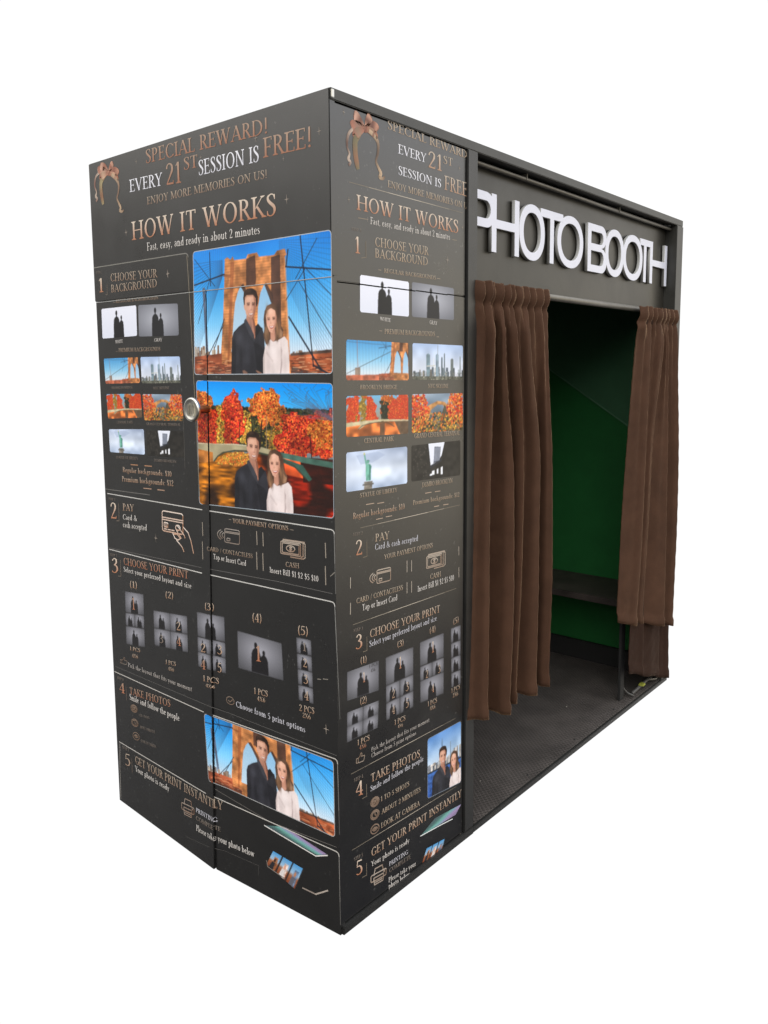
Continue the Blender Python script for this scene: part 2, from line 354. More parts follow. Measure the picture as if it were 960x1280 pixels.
# ------------------------------------------------------------------ curtains (each hangs from the rod)
def curtain(name, label, ya, yb, ytopA, ytopB, zt, za, zb, xc, seed, nf, amp, flat_top=.010, mat=None):
    """ya..yb: span at the hem, ytopA..ytopB: span at the heading, za/zb: hem height at either end."""
    rng = random.Random(seed); bm = bmesh.new(); NU, NV = 340, 110
    ph = [rng.uniform(0, 6.28) for _ in range(10)]
    def knots(n, lo=.5, hi=1.7):
        k = [0]
        for i in range(n): k.append(k[-1] + rng.uniform(lo, hi))
        return np.array(k) / k[-1]
    kb, kt = knots(nf, .45, 1.8), knots(nf, .5, 1.4)                       # fold positions at the hem and under the heading
    nh = int(nf * 2.2); kh = knots(nh, .6, 1.4)         # gathers in the heading
    aa = [rng.uniform(.5, 1.2) for _ in range(nf + 2)]; bb = [rng.uniform(.5, 1.1) for _ in range(nf + 2)]
    def fold(t):                                        # each fold lies over the next: long face, quick return
        s = t % 1.0
        if s < .80: return -1 + 2 * (s / .80) ** .78
        q = (s - .80) / .20; return 1 - 2 * q * q * (3 - 2 * q)
    def pleat(t):
        s = math.sin(math.pi * (t % 1.0)); return 2 * s ** .8 - 1
    g = []
    for i in range(NU + 1):
        u = i / NU; col = []
        fb_ = float(np.interp(u, kb, np.arange(nf + 1))); ft_ = float(np.interp(u, kt, np.arange(nf + 1)))
        fh_ = float(np.interp(u, kh, np.arange(nh + 1)))
        for j in range(NV + 1):
            v = (j / NV) ** 1.15
            zbot = za + (zb - za) * u + .004 * math.sin(u * 14 + ph[1])
            ztop = zt + .0025 * math.sin(u * 61 + ph[0])
            z = ztop + (zbot - ztop) * v; d = zt - z
            k = min(1, max(0, (d - .06) / .55)); k = k * k * (3 - 2 * k)
            f = ft_ * (1 - k) + fb_ * k
            fi = min(int(f), nf); fr = f - fi
            a0 = (aa[fi] * (1 - k) + bb[fi] * k)
            x1 = amp * a0 * fold(f) * (.7 + .4 * min(1, v * 1.4))
            x1 += amp * .07 * math.sin(2 * math.pi * f * 2.3 + ph[3] + 1.5 * v) * (1 - .5 * v) + amp * .05 * math.sin(2 * math.pi * f * 3.1 + ph[4]) * (1 - v) ** 2
            x1 += .004 * math.sin(9 * u + 5 * v + ph[2])
            hx = flat_top * pleat(fh_) + .25 * x1
            w = min(1, max(0, (d - .055) / .10)); w = w * w * (3 - 2 * w)
            pinch = -.006 * math.exp(-((d - .062) / .010) ** 2) + .006 * math.exp(-((d - .03) / .02) ** 2)
            x = xc + hx * (1 - w) + x1 * w + pinch
            sp = min(1, v * 1.05)
            y = (ytopA + (ytopB - ytopA) * u) * (1 - sp) + (ya + (yb - ya) * u) * sp
            y += .30 * amp * a0 * math.sin(2 * math.pi * f) * w * min(u, 1 - u, .08) / .08
            if d > (zt - zbot) - .038: x += .0045
            x += .0012 * math.sin(37 * u + 60 * v + ph[6]) * math.sin(71 * v + 9 * u + ph[7])
            col.append(bm.verts.new((x, y, z)))
        g.append(col)
    for i in range(NU):
        for j in range(NV): bm.faces.new((g[i][j], g[i][j + 1], g[i + 1][j + 1], g[i + 1][j]))
    o = obj(name, bm, mat or M_VELV, None, True)
    s = o.modifiers.new('solid', 'SOLIDIFY'); s.thickness = .003; s.offset = 0
    dg = bpy.context.evaluated_depsgraph_get(); dg.update()
    me = bpy.data.meshes.new_from_object(o.evaluated_get(dg)); me.name = name
    o.modifiers.clear(); o.data = me
    o['label'] = label; o['category'] = 'curtain'; o['group'] = 'brown velvet doorway curtains'
    return o
curtain('curtain', 'brown velvet curtain gathered at the left side of the doorway', .548, .960, .594, 1.015, 1.712, .385, .392, .010, 8, 5, .056, .008)
curtain('curtain', 'shorter brown velvet curtain drawn to the right side of the doorway, hanging in front', 1.665, 2.165, 1.775, 2.15, 1.705, .42, .295, .016, 16, 4, .034, .008)
curtain('curtain', 'longer brown curtain with shade painted into its colour, showing below the hem of the right curtain', 1.79, 2.228, 1.80, 2.14, 1.68, .165, .015, .006, 23, 3, .007, .004, M_VELV2)

# ------------------------------------------------------------------ printing: lettering, line art and pictures
class Ink:
    def __init__(self): self.d = {}; self.k = 0
    def poly(self, face, pts, cols, off):
        ca = sum(p[0] for p in pts) / len(pts); cz = sum(p[1] for p in pts) / len(pts)
        V, F, C = self.d.setdefault(part_of(face, ca, cz), ([], [], []))
        b = len(V)
        self.k += 1
        o = off + (self.k % 14) * .000012
        for p in pts: V.append(FP(face, p[0], p[1], o))
        F.append(tuple(range(b, b + len(pts))))
        if len(np.shape(cols)) == 1: cols = [cols] * len(pts)
        C.extend(cols)
    def finish(self, name, mat=None):
        res = []
        for part, (V, F, C) in self.d.items():
            me = bpy.data.meshes.new(name); me.from_pydata(V, [], F)
            ca = me.color_attributes.new('Col', 'FLOAT_COLOR', 'POINT')
            a = np.ones((len(V), 4), np.float32); a[:, :3] = np.array(C); ca.data.foreach_set('color', a.ravel())
            me.materials.append(mat or M_PRINT)
            me.update()
            want = Vector((0, -1, 0)) if part in ('head', 'door', 'leaf') else Vector((1, 0, 0))
            bmx = bmesh.new(); bmx.from_mesh(me)
            fl = [f for f in bmx.faces if f.normal.dot(want) < 0]
            bmesh.ops.reverse_faces(bmx, faces=fl); bmx.to_mesh(me); bmx.free()
            o = bpy.data.objects.new(name, me); COL.objects.link(o); o.parent = PANEL[part]; res.append(o)
        return res

# --- a drawn serif alphabet: every glyph is a list of convex pieces in units of cap height
T0, t0 = .118, .05
class G:
    def __init__(self, w): self.w = w; self.p = []
    def q(self, *pts): self.p.append(list(pts)); return self
    def S(self, x, y0, y1, s='tb', w=None):
        w = w or T0; h = w / 2
        self.q((x - h, y0), (x + h, y0), (x + h, y1), (x - h, y1))
        if 'b' in s: self.foot(x, y0, h)
        if 't' in s: self.foot(x, y1, h, -1)
        if 'f' in s: self.q((x - h - .1, y1 - .1), (x - h, y1 - .09), (x + h, y1 + .02), (x - h, y1 - .01))
        return self
    def foot(self, x, y, h=.03, d=1):
        self.q((x - h - .1, y), (x + h + .1, y), (x + h + .1, y + .032 * d), (x + h, y + .085 * d), (x - h, y + .085 * d), (x - h - .1, y + .032 * d)); return self
    def D(self, x0, y0, x1, y1, w):
        h = w / 2; self.q((x0 - h, y0), (x0 + h, y0), (x1 + h, y1), (x1 - h, y1)); return self
    def H(self, x0, x1, y, t=None):
        t = (t or t0) / 2; self.q((x0, y - t), (x1, y - t), (x1, y + t), (x0, y + t)); return self
    def V(self, x, y0, y1, w=.045): return self.D(x, y0, x, y1, w)
    def R(self, cx, cy, rx, ry, a0=0, a1=360, T=None, t=None):
        T = T or T0 * 1.08; t = t or t0; n = max(5, int(abs(a1 - a0) / 20)); pr = None
        for i in range(n + 1):
            a = math.radians(a0 + (a1 - a0) * i / n); c, s = math.cos(a), math.sin(a)
            cur = ((cx + rx * c, cy + ry * s), (cx + (rx - T) * c, cy + (ry - t) * s))
            if pr: self.q(pr[0], cur[0], cur[1], pr[1])
            pr = cur
        return self
    def C(self, pts, n=4):
        P = [np.array(p, float) for p in pts]; out_ = []
        for i in range(len(P) - 1):
            a, b, c, d = P[max(i - 1, 0)], P[i], P[i + 1], P[min(i + 2, len(P) - 1)]
            for k in range(n):
                t = k / n; out_.append(.5 * (2 * b + (c - a) * t + (2 * a - 5 * b + 4 * c - d) * t * t + (3 * b - a - 3 * c + d) * t ** 3))
        out_.append(P[-1]); pr = None
        for i, p in enumerate(out_):
            dd = out_[min(i + 1, len(out_) - 1)][:2] - out_[max(i - 1, 0)][:2]; L = math.hypot(*dd) or 1
            nx, ny = -dd[1] / L * p[2] / 2, dd[0] / L * p[2] / 2
            cur = ((p[0] + nx, p[1] + ny), (p[0] - nx, p[1] - ny))
            if pr: self.q(pr[0], cur[0], cur[1], pr[1])
            pr = cur
        return self
    def dot(self, x, y, r=.07):
        self.q(*[(x + r * math.cos(a * .785), y + r * math.sin(a * .785)) for a in range(8)]); return self
T, t = T0, t0
GL = {
 'A': G(.76).D(.07, 0, .38, 1, .055).D(.68, 0, .37, 1, T * 1.15).H(.2, .56, .34).foot(.07, 0).foot(.68, 0, .04),
 'B': G(.62).S(.14, 0, 1, '').R(.28, .745, .25, .255, -90, 90).R(.28, .27, .3, .27, -90, 90).H(.03, .3, .976).H(.14, .32, .51).H(.03, .3, .024),
 'C': G(.74).R(.42, .5, .39, .515, 42, 318).V(.7, .76, .95).V(.7, .06, .22),
 'D': G(.8).S(.14, 0, 1, '').R(.3, .5, .46, .5, -90, 90).H(.03, .3, .976).H(.03, .3, .024),
 'E': G(.58).S(.14, 0, 1, 'tb').H(.14, .53, .976).H(.14, .44, .52).H(.14, .55, .024).V(.51, .82, 1).V(.43, .43, .61).V(.54, 0, .2),
 'F': G(.54).S(.14, 0, 1, 'tb').H(.14, .52, .976).H(.14, .43, .5).V(.5, .82, 1).V(.42, .41, .59),
 'G': G(.8).R(.42, .5, .39, .515, 42, 318).V(.7, .76, .95).S(.68, .06, .42, 't'),
 'H': G(.84).S(.15, 0, 1).S(.69, 0, 1).H(.15, .69, .51),
 'I': G(.32).S(.16, 0, 1), 'J': G(.34).S(.19, .1, 1, 't').C([(.19, .12, T), (.15, -.08, .07), (.03, -.12, .07)]),
 'K': G(.7).S(.14, 0, 1).D(.2, .45, .58, 1, .055).D(.63, 0, .28, .55, T * 1.1).foot(.64, 0, .03).foot(.58, 1, .01, -1),
 'L': G(.56).S(.14, 0, 1).H(.14, .53, .024).V(.52, 0, .2),
 'M': G(.98).S(.13, 0, 1, 'tb', .06).D(.48, .04, .16, 1, T * 1.1).D(.48, .04, .82, 1, .055).S(.84, 0, 1),
 'N': G(.84).S(.13, 0, 1, 'tb', .06).D(.69, 0, .15, 1, T * 1.1).S(.69, 0, 1, 't', .06),
 'O': G(.84).R(.42, .5, .39, .515), 'Q': G(.84).R(.42, .5, .39, .515).C([(.4, .02, .08), (.6, -.15, .08), (.82, -.2, .05)]),
 'P': G(.58).S(.14, 0, 1, 'b').R(.26, .735, .28, .265, -90, 90).H(.03, .28, .976).H(.14, .28, .49),
 'R': G(.66).S(.14, 0, 1, 'b').R(.26, .745, .28, .255, -90, 90).H(.03, .28, .976).H(.14, .28, .51).D(.6, 0, .32, .5, T * 1.1).foot(.6, 0, .03),
 'S': G(.52).C([(.44, .8, .05), (.39, .94, .05), (.26, .99, .05), (.12, .9, .09), (.11, .75, .12), (.24, .58, .14), (.38, .44, .14), (.44, .28, .12), (.39, .1, .08), (.26, .01, .05), (.12, .05, .05), (.07, .2, .05)], 3).V(.44, .74, .97).V(.07, .03, .25),
 'T': G(.66).S(.33, 0, 1, 'b').H(.04, .62, .976).V(.06, .8, 1).V(.6, .8, 1),
 'U': G(.8).S(.15, .32, 1, 't').R(.4, .33, .31, .345, 180, 360).S(.67, .32, 1, 't', .06),
 'V': G(.76).D(.4, 0, .1, 1, T * 1.15).D(.38, 0, .68, 1, .055).foot(.1, 1, .04, -1).foot(.68, 1, .0, -1),
 'W': G(1.1).D(.34, 0, .1, 1, T * 1.1).D(.32, 0, .54, 1, .055).D(.76, 0, .52, 1, T * 1.1).D(.75, 0, 1.0, 1, .055).foot(.1, 1, .04, -1).foot(.53, 1, .04, -1).foot(1.0, 1, .0, -1),
 'X': G(.74).D(.64, 0, .12, 1, T * 1.1).D(.1, 0, .6, 1, .055).foot(.64, 0, .03).foot(.1, 0, 0).foot(.12, 1, .03, -1).foot(.6, 1, 0, -1),
 'Y': G(.7).S(.35, 0, .46, 'b').D(.36, .42, .09, 1, T * 1.05).D(.36, .42, .62, 1, .055).foot(.09, 1, .04, -1).foot(.62, 1, 0, -1),
 'Z': G(.66).D(.1, .02, .54, .98, T * 1.1).H(.06, .6, .976).H(.06, .62, .024),
 '0': G(.56).R(.28, .5, .25, .515), '1': G(.4).S(.22, 0, 1, 'b').D(.08, .82, .2, 1, .06),
 '2': G(.54).C([(.08, .76, .09), (.14, .93, .06), (.28, .99, .06), (.42, .88, .1), (.42, .66, .12), (.3, .42, .08), (.08, .04, .06)]).H(.06, .5, .045, .09).V(.48, .04, .18),
 '3': G(.52).C([(.08, .82, .08), (.22, .98, .05), (.38, .88, .1), (.36, .66, .1), (.2, .54, .05)]).C([(.2, .54, .05), (.4, .44, .1), (.43, .2, .12), (.28, .01, .06), (.1, .04, .07), (.05, .12, .08)]),
 '4': G(.58).S(.4, 0, 1, 'b').D(.06, .32, .38, .98, .055).H(.05, .55, .3, .06),
 '5': G(.52).H(.14, .46, .95, .08).D(.1, .52, .14, .97, .05).C([(.1, .54, .05), (.3, .58, .08), (.43, .36, .12), (.38, .1, .09), (.2, .0, .06), (.06, .08, .08)]),
 '6': G(.56).R(.29, .3, .24, .31).C([(.06, .3, T), (.12, .65, .1), (.26, .88, .06), (.46, 1.0, .05)]),
 '7': G(.52).H(.05, .48, .95, .09).D(.18, 0, .44, .95, T), '8': G(.54).R(.27, .74, .2, .26, t=.05, T=.1).R(.27, .25, .24, .27),
 '9': G(.56).R(.27, .7, .24, .31).C([(.5, .7, T), (.44, .35, .1), (.3, .12, .06), (.1, 0, .05)]),
 '!': G(.3).D(.15, .28, .15, 1, .1).dot(.15, .07), '.': G(.24).dot(.11, .06, .065), ',': G(.24).dot(.11, .06, .065).D(.07, -.14, .13, .04, .05),
 ':': G(.26).dot(.12, .06, .065).dot(.12, .5, .065), '-': G(.34).H(.04, .3, .36, .07), '/': G(.4).D(.06, -.1, .34, 1.08, .055),
 '(': G(.32).R(.4, .45, .3, .68, 120, 240, .09, .05), ')': G(.32).R(-.08, .45, .3, .68, -60, 60, .09, .05),
 '$': G(.54).C([(.44, .75, .05), (.26, .95, .06), (.1, .8, .1), (.24, .55, .13), (.42, .35, .12), (.38, .1, .08), (.22, .04, .06), (.07, .2, .05)], 3).V(.27, -.12, 1.12, .05),
 '&': G(.82).C([(.74, .5, .05), (.5, .1, .07), (.25, .0, .06), (.08, .2, .11), (.2, .46, .08), (.42, .68, .08), (.42, .9, .06), (.3, 1.0, .05), (.2, .86, .08), (.3, .55, .1), (.55, .2, .12), (.78, .02, .08)]),
 'a': G(.5).S(.36, .06, .48, '').C([(.1, .5, .08), (.22, .62, .05), (.36, .5, .1)]).C([(.36, .38, .05), (.16, .3, .08), (.09, .14, .1), (.2, .02, .05), (.36, .12, .05)]).D(.36, .06, .46, .02, .06),
 'b': G(.56).S(.13, 0, 1.05, 'f').R(.3, .31, .23, .32), 'c': G(.48).R(.28, .31, .24, .325, 45, 315).dot(.42, .5, .05),
 'd': G(.58).S(.44, .02, 1.05, 'f').R(.27, .31, .24, .32).D(.46, .0, .54, .03, .06), 'e': G(.48).R(.26, .31, .23, .325, 20, 320).H(.07, .45, .36),
 'f': G(.36).S(.15, 0, .85, 'b').C([(.15, .82, T), (.2, 1.03, .06), (.36, 1.03, .07)]).H(.04, .32, .58),
 'g': G(.52).R(.24, .4, .2, .22).C([(.12, .2, .05), (.08, .08, .08), (.3, .04, .08), (.46, -.08, .08), (.36, -.28, .05), (.12, -.28, .06), (.05, -.14, .06), (.12, .02, .05)]).H(.36, .5, .58),
 'h': G(.6).S(.14, 0, 1.05, 'bf').R(.29, .36, .22, .27, 0, 175, t=.07).S(.46, 0, .4, 'b'), 'i': G(.3).S(.15, 0, .62, 'bf').dot(.14, .88),
 'j': G(.3).S(.17, -.1, .62, 'f').C([(.17, -.08, T), (.1, -.26, .06), (0, -.28, .06)]).dot(.16, .88),
 'k': G(.58).S(.14, 0, 1.05, 'bf').D(.2, .3, .42, .6, .05).D(.5, 0, .26, .38, T), 'l': G(.3).S(.15, 0, 1.05, 'bf'),
 'm': G(.9).S(.14, 0, .62, 'bf').R(.28, .36, .2, .27, 0, 175, t=.07).S(.44, 0, .4, 'b').R(.59, .36, .2, .27, 0, 175, t=.07).S(.75, 0, .4, 'b'),
 'n': G(.6).S(.14, 0, .62, 'bf').R(.29, .36, .22, .27, 0, 175, t=.07).S(.46, 0, .4, 'b'), 'o': G(.54).R(.27, .31, .24, .325),
 'p': G(.58).S(.14, -.3, .62, 'bf').R(.3, .31, .24, .325), 'q': G(.56).S(.43, -.3, .62, 'b').R(.26, .31, .23, .325),
 'r': G(.4).S(.14, 0, .62, 'bf').C([(.16, .42, .05), (.24, .58, .07), (.36, .55, .1)]),
 's': G(.4).C([(.33, .48, .05), (.22, .61, .05), (.09, .5, .09), (.18, .35, .11), (.32, .2, .11), (.26, .03, .06), (.12, .01, .05), (.06, .14, .05)], 3),
 't': G(.36).S(.16, .08, .78, '').C([(.16, .1, T), (.22, .01, .06), (.34, .05, .05)]).H(.04, .33, .6),
 'u': G(.6).S(.13, .14, .62, 'f').R(.29, .25, .22, .26, 180, 360, t=.07).S(.46, 0, .62, 'f'),
 'v': G(.54).D(.28, 0, .1, .62, T).D(.26, 0, .45, .62, .05).foot(.1, .62, .02, -1).foot(.45, .62, 0, -1),
 'w': G(.78).D(.25, 0, .1, .62, T).D(.24, 0, .4, .62, .05).D(.54, 0, .39, .62, T).D(.52, 0, .7, .62, .05).foot(.1, .62, .02, -1).foot(.7, .62, 0, -1),
 'x': G(.54).D(.44, 0, .1, .62, T).D(.1, 0, .42, .62, .05).foot(.44, 0, .0).foot(.1, .62, 0, -1), 'y': G(.54).D(.28, 0, .1, .62, T).D(.16, -.3, .45, .62, .05).foot(.1, .62, .02, -1).foot(.45, .62, 0, -1),
 'z': G(.48).D(.08, .02, .38, .6, .08).H(.06, .42, .59).H(.06, .44, .03), ' ': G(.3),
}
STY = {'beige': ((182, 168, 152), (164, 130, 106)),
 'bronze': ((166, 152, 136), (146, 122, 104)),
 'bronze2': ((176, 164, 148), (160, 138, 116)),
 'copper': ((162, 138, 120), (152, 104, 80)),
 'copper2': ((164, 136, 118), (164, 106, 78)),
 'dark': ((70, 68, 68), (60, 58, 58)),
 'dim': ((132, 124, 116), (118, 104, 94)),
 'gold': ((206, 192, 176), (166, 112, 82)),
 'gold2': ((184, 168, 152), (160, 128, 104)),
 'silver': ((214, 210, 206), (198, 192, 186)),
 'silver2': ((196, 196, 204), (186, 184, 190)),
 'soft': ((176, 172, 168), (164, 156, 150)),
 'white': ((226, 226, 232), (206, 206, 214))}
def text(ink, face, s, a0, z0, a1, z1, h, sty='silver', off=.00055):
    top, bot = (lin(c) for c in STY[sty])
    track = .05
    tot = sum(GL[c].w + track for c in s) - track
    x = 0.0
    for c in s:
        g = GL[c]
        for p in g.p:
            pts = []; cols = []
            for (gx, gy) in p:
                k = (x + gx) / tot
                pts.append((a0 + (a1 - a0) * k, z0 + (z1 - z0) * k + h * gy))
                f = min(1, max(0, gy)); cols.append(top * f + bot * (1 - f))
            ink.poly(face, pts, cols, off)
        x += g.w + track
def stroke(ink, face, pts, w, col, off=.00035, col2=None):
    c1 = lin(col); c2 = lin(col2 if col2 is not None else col); n = len(pts) - 1
    for i in range(n):
        (a, b), (c, d) = pts[i], pts[i + 1]
        L = math.hypot(c - a, d - b)
        if L < 1e-6: continue
        m = max(1, int(L / .06))            # split long strokes so they follow the bowed panels
        for k in range(m):
            p = (a + (c - a) * k / m, b + (d - b) * k / m); q = (a + (c - a) * (k + 1) / m, b + (d - b) * (k + 1) / m)
            ux, uz = (c - a) / L * w / 2, (d - b) / L * w / 2
            e = .9 if k == m - 1 else 0; s0_ = .9 if k == 0 else 0
            f = (i + (k + .5) / m) / n; cc = c1 * (1 - f) + c2 * f
            ink.poly(face, [(p[0] - uz - ux * s0_, p[1] + ux - uz * s0_), (q[0] - uz + ux * e, q[1] + ux + uz * e), (q[0] + uz + ux * e, q[1] - ux + uz * e), (p[0] + uz - ux * s0_, p[1] - ux - uz * s0_)], cc, off)
def ribbon(ink, face, pts, col, col2, off=.0004):   # pts: (a, z, width)
    P = [np.array(p, float) for p in pts]; o = []
    for i in range(len(P) - 1):
        a, b, c, d = P[max(i - 1, 0)], P[i], P[i + 1], P[min(i + 2, len(P) - 1)]
        for k in range(5):
            t_ = k / 5; o.append(.5 * (2 * b + (c - a) * t_ + (2 * a - 5 * b + 4 * c - d) * t_ * t_ + (3 * b - a - 3 * c + d) * t_ ** 3))
    o.append(P[-1]); pr = None; c1, c2 = lin(col), lin(col2)
    for i, p in enumerate(o):
        dd = o[min(i + 1, len(o) - 1)][:2] - o[max(i - 1, 0)][:2]; L = math.hypot(*dd) or 1
        nx, ny = -dd[1] / L * p[2] / 2, dd[0] / L * p[2] / 2
        f = i / (len(o) - 1); f = .5 - .5 * math.cos(f * 9); cc = c1 * (1 - f) + c2 * f
        cur = ((p[0] + nx, p[1] + ny), (p[0] - nx, p[1] - ny), cc)
        if pr: ink.poly(face, [pr[0], cur[0], cur[1], pr[1]], [pr[2] * 1.12, cur[2] * 1.12, cur[2] * .8, pr[2] * .8], off)
        pr = cur

# --- pictures: painted into a small colour grid, one mesh vertex per sample
class Canvas:
    def __init__(self, w, h):
        self.W, self.H = w, h; self.a = np.zeros((h, w, 3)); yy, xx = np.mgrid[0:h, 0:w]
        self.u = (xx + .5) / w; self.v = (yy + .5) / h
    def grad(self, stops, k=None):
        k = self.v if k is None else k
        xs = [s[0] for s in stops]
        for c in range(3): self.a[..., c] = np.interp(k, xs, [s[1][c] for s in stops])
    def mask(self, pts):
        m_ = np.zeros(self.u.shape, bool); n = len(pts); u, v = self.u, self.v
        us = [p[0] for p in pts]; vs = [p[1] for p in pts]
        x0 = max(0, int(min(us) * self.W) - 1); x1 = min(self.W, int(max(us) * self.W) + 2)
        y0 = max(0, int(min(vs) * self.H) - 1); y1 = min(self.H, int(max(vs) * self.H) + 2)
        if x1 <= x0 or y1 <= y0: return m_
        uu = u[y0:y1, x0:x1]; vv = v[y0:y1, x0:x1]; r = np.zeros(uu.shape, bool)
        for i in range(n):
            (ax, ay), (bx_, by) = pts[i], pts[(i + 1) % n]
            if ay == by: continue
            r ^= ((ay > vv) != (by > vv)) & (uu < (bx_ - ax) * (vv - ay) / (by - ay) + ax)
        m_[y0:y1, x0:x1] = r; return m_
    def rough(self, pts, seed, amp):                     # a polygon with a ragged, leafy edge
        u, v = self.u, self.v
        self.u = u + (self.noise(seed, 40) - .5) * amp + (self.noise(seed + 1, 14) - .5) * amp * 1.4
        self.v = v + (self.noise(seed + 2, 40) - .5) * amp * 1.6 + (self.noise(seed + 3, 14) - .5) * amp * 2
        self.u, self.v, n = u, v, (self.u, self.v)
        k = Canvas.__new__(Canvas); k.W, k.H, k.u, k.v = self.W, self.H, n[0], n[1]
        full = np.zeros(u.shape, bool); r = full.copy()
        for i in range(len(pts)):
            (ax, ay), (bx_, by) = pts[i], pts[(i + 1) % len(pts)]
            if ay == by: continue
            r ^= ((ay > k.v) != (by > k.v)) & (k.u < (bx_ - ax) * (k.v - ay) / (by - ay) + ax)
        return r
    def soft(self, cx, cy, rx, ry, col, al):             # a soft-edged dab
        d = ((self.u - cx) / rx) ** 2 + ((self.v - cy) / ry) ** 2
        m_ = (np.exp(-d * 1.4) * al)[..., None]; self.a = self.a * (1 - m_) + np.array(col, float) * m_
    def blur(self, n=1):
        for _ in range(n):
            p = np.pad(self.a, ((1, 1), (1, 1), (0, 0)), 'edge')
            self.a = (p[:-2, 1:-1] + p[2:, 1:-1] + p[1:-1, :-2] + p[1:-1, 2:] + 2 * p[1:-1, 1:-1]) / 6
    def poly(self, pts, col, al=1.0, tex=0.0, seed=0):
        m_ = self.mask(pts)
        if not m_.any(): return
        c = np.array(col, float)
        if tex:
            n_ = self.noise(seed, 26) * .6 + self.noise(seed + 9, 9) * .4
            cc = c * (1 + tex * (n_[m_][:, None] - .5) * 2)
        else: cc = c
        self.a[m_] = self.a[m_] * (1 - al) + cc * al
    def ellipse(self, cx, cy, rx, ry, col, al=1.0):
        self.poly([(cx + rx * math.cos(i * .2618), cy + ry * math.sin(i * .2618)) for i in range(24)], col, al)
    def line(self, x0, y0, x1, y1, w, col, al=1.0):      # w in fractions of the height
        ar = self.W / self.H
        dx, dy = (x1 - x0) * ar, y1 - y0; L2 = dx * dx + dy * dy + 1e-12
        k = np.clip(((self.u - x0) * ar * dx + (self.v - y0) * dy) / L2, 0, 1)
        d = np.hypot((self.u - x0) * ar - k * dx, self.v - y0 - k * dy)
        m_ = np.clip((w - d) * self.H + .5, 0, 1)[..., None] * al
        self.a = self.a * (1 - m_) + np.array(col, float) * m_
    def noise(self, seed, cells):
        r = np.random.default_rng(seed); ch = max(2, int(cells * self.H / self.W) + 2); g = r.random((ch + 2, cells + 3))
        x = self.u * cells; y = self.v * ch; xi = np.clip(x.astype(int), 0, cells + 1); yi = np.clip(y.astype(int), 0, ch); fx = np.clip(x - xi, 0, 1); fy = np.clip(y - yi, 0, 1)
        fx = fx * fx * (3 - 2 * fx); fy = fy * fy * (3 - 2 * fy)
        return (g[yi, xi] * (1 - fx) + g[yi, xi + 1] * fx) * (1 - fy) + (g[yi + 1, xi] * (1 - fx) + g[yi + 1, xi + 1] * fx) * fy
    def dabs(self, n, seed, cols, size, region):         # many small leaf strokes inside a region(u,v)->bool
        r = random.Random(seed); k = 0; tries = 0
        while k < n and tries < n * 12:
            tries += 1
            u, v = r.random(), r.random()
            if not region(u, v): continue
            k += 1; c = np.array(cols[r.randrange(len(cols))], float) * r.uniform(.72, 1.2); s = size * r.uniform(.5, 1.3)
            x, y = int(u * self.W), int(v * self.H); rx = max(1, int(s * self.H)); ry = max(1, int(s * self.H * r.uniform(.5, 1)))
            self.a[max(0, y - ry):y + ry, max(0, x - rx):x + rx] = c
    def small(self):                                     # 2x2 box filter
        a = np.clip(self.a, 0, 255); return (a[0::2, 0::2] + a[1::2, 0::2] + a[0::2, 1::2] + a[1::2, 1::2]) / 4

def place(face, quad, cv, name='photo_print', off=.0002, rad=.012, border=None, sub=None, gain=1.0):
    """quad: TL, TR, BR, BL in face coordinates."""
    a = cv.small(); h, w = a.shape[:2]; c = lin(a) * gain
    (q0, q1, q2, q3) = [np.array(q, float) for q in quad]
    wm = np.linalg.norm(q1 - q0); hm = np.linalg.norm(q3 - q0)
    ink = {}
    u = np.linspace(0, 1, w + 1); v = np.linspace(0, 1, h + 1)
    P = lambda uu, vv: q0 * (1 - uu) * (1 - vv) + q1 * uu * (1 - vv) + q2 * uu * vv + q3 * (1 - uu) * vv
    keep = {}
    for j in range(h):
        for i in range(w):
            uu, vv = (i + .5) / w, (j + .5) / h
            ex = max(0, rad - min(uu, 1 - uu) * wm); ez = max(0, rad - min(vv, 1 - vv) * hm)
            if rad and ex > 0 and ez > 0 and math.hypot(ex, ez) > rad: continue
            pc = P(uu, vv)
            if face == 'L' and (abs(pc[1] - ZH + .0024) < .0012 or (pc[1] < ZH and abs(pc[0] - SEAM) < .002)): continue
            if face == 'R' and abs(pc[1] - ZS) < .0016: continue
            keep.setdefault(part_of(face, pc[0], pc[1]), []).append((i, j))
    res = []
    cp = np.pad(c, ((1, 1), (1, 1), (0, 0)), 'edge')
    vc = (cp[:-1, :-1] + cp[1:, :-1] + cp[:-1, 1:] + cp[1:, 1:]) / 4
    for part, cells in keep.items():
        idx = {}; V = []; C = []; F = []
        for (i, j) in cells:
            f = []
            for (ii, jj) in ((i, j + 1), (i + 1, j + 1), (i + 1, j), (i, j)):
                if (ii, jj) not in idx:
                    idx[(ii, jj)] = len(V); p = P(u[ii], v[jj]); V.append(FP(face, p[0], p[1], off)); C.append(vc[jj, ii])
                f.append(idx[(ii, jj)])
            F.append(f)
        me = bpy.data.meshes.new(name); me.from_pydata(V, [], F)
        at = me.color_attributes.new('Col', 'FLOAT_COLOR', 'POINT'); A = np.ones((len(V), 4), np.float32); A[:, :3] = np.array(C)
        at.data.foreach_set('color', A.ravel()); me.materials.append(M_PRINT); me.update()
        o = bpy.data.objects.new(name, me); COL.objects.link(o); o.parent = PANEL[part]; res.append(o)
    if border:
        ik = Ink(); n = 5; pts = []
        for (cx, cy, a0) in ((1, 0, -90), (1, 1, 0), (0, 1, 90), (0, 0, 180)):
            for k in range(n + 1):
                an = math.radians(a0 + 90 * k / n); ru, rv = rad / wm, rad / hm
                pts.append(tuple(P((cx - ru if cx else ru) + ru * math.cos(an), (cy - rv if cy else rv) + rv * math.sin(an))))
        pts.append(pts[0]); stroke(ik, face, pts, border[0], border[1], off + .0001); ik.finish('photo_border')
    return res

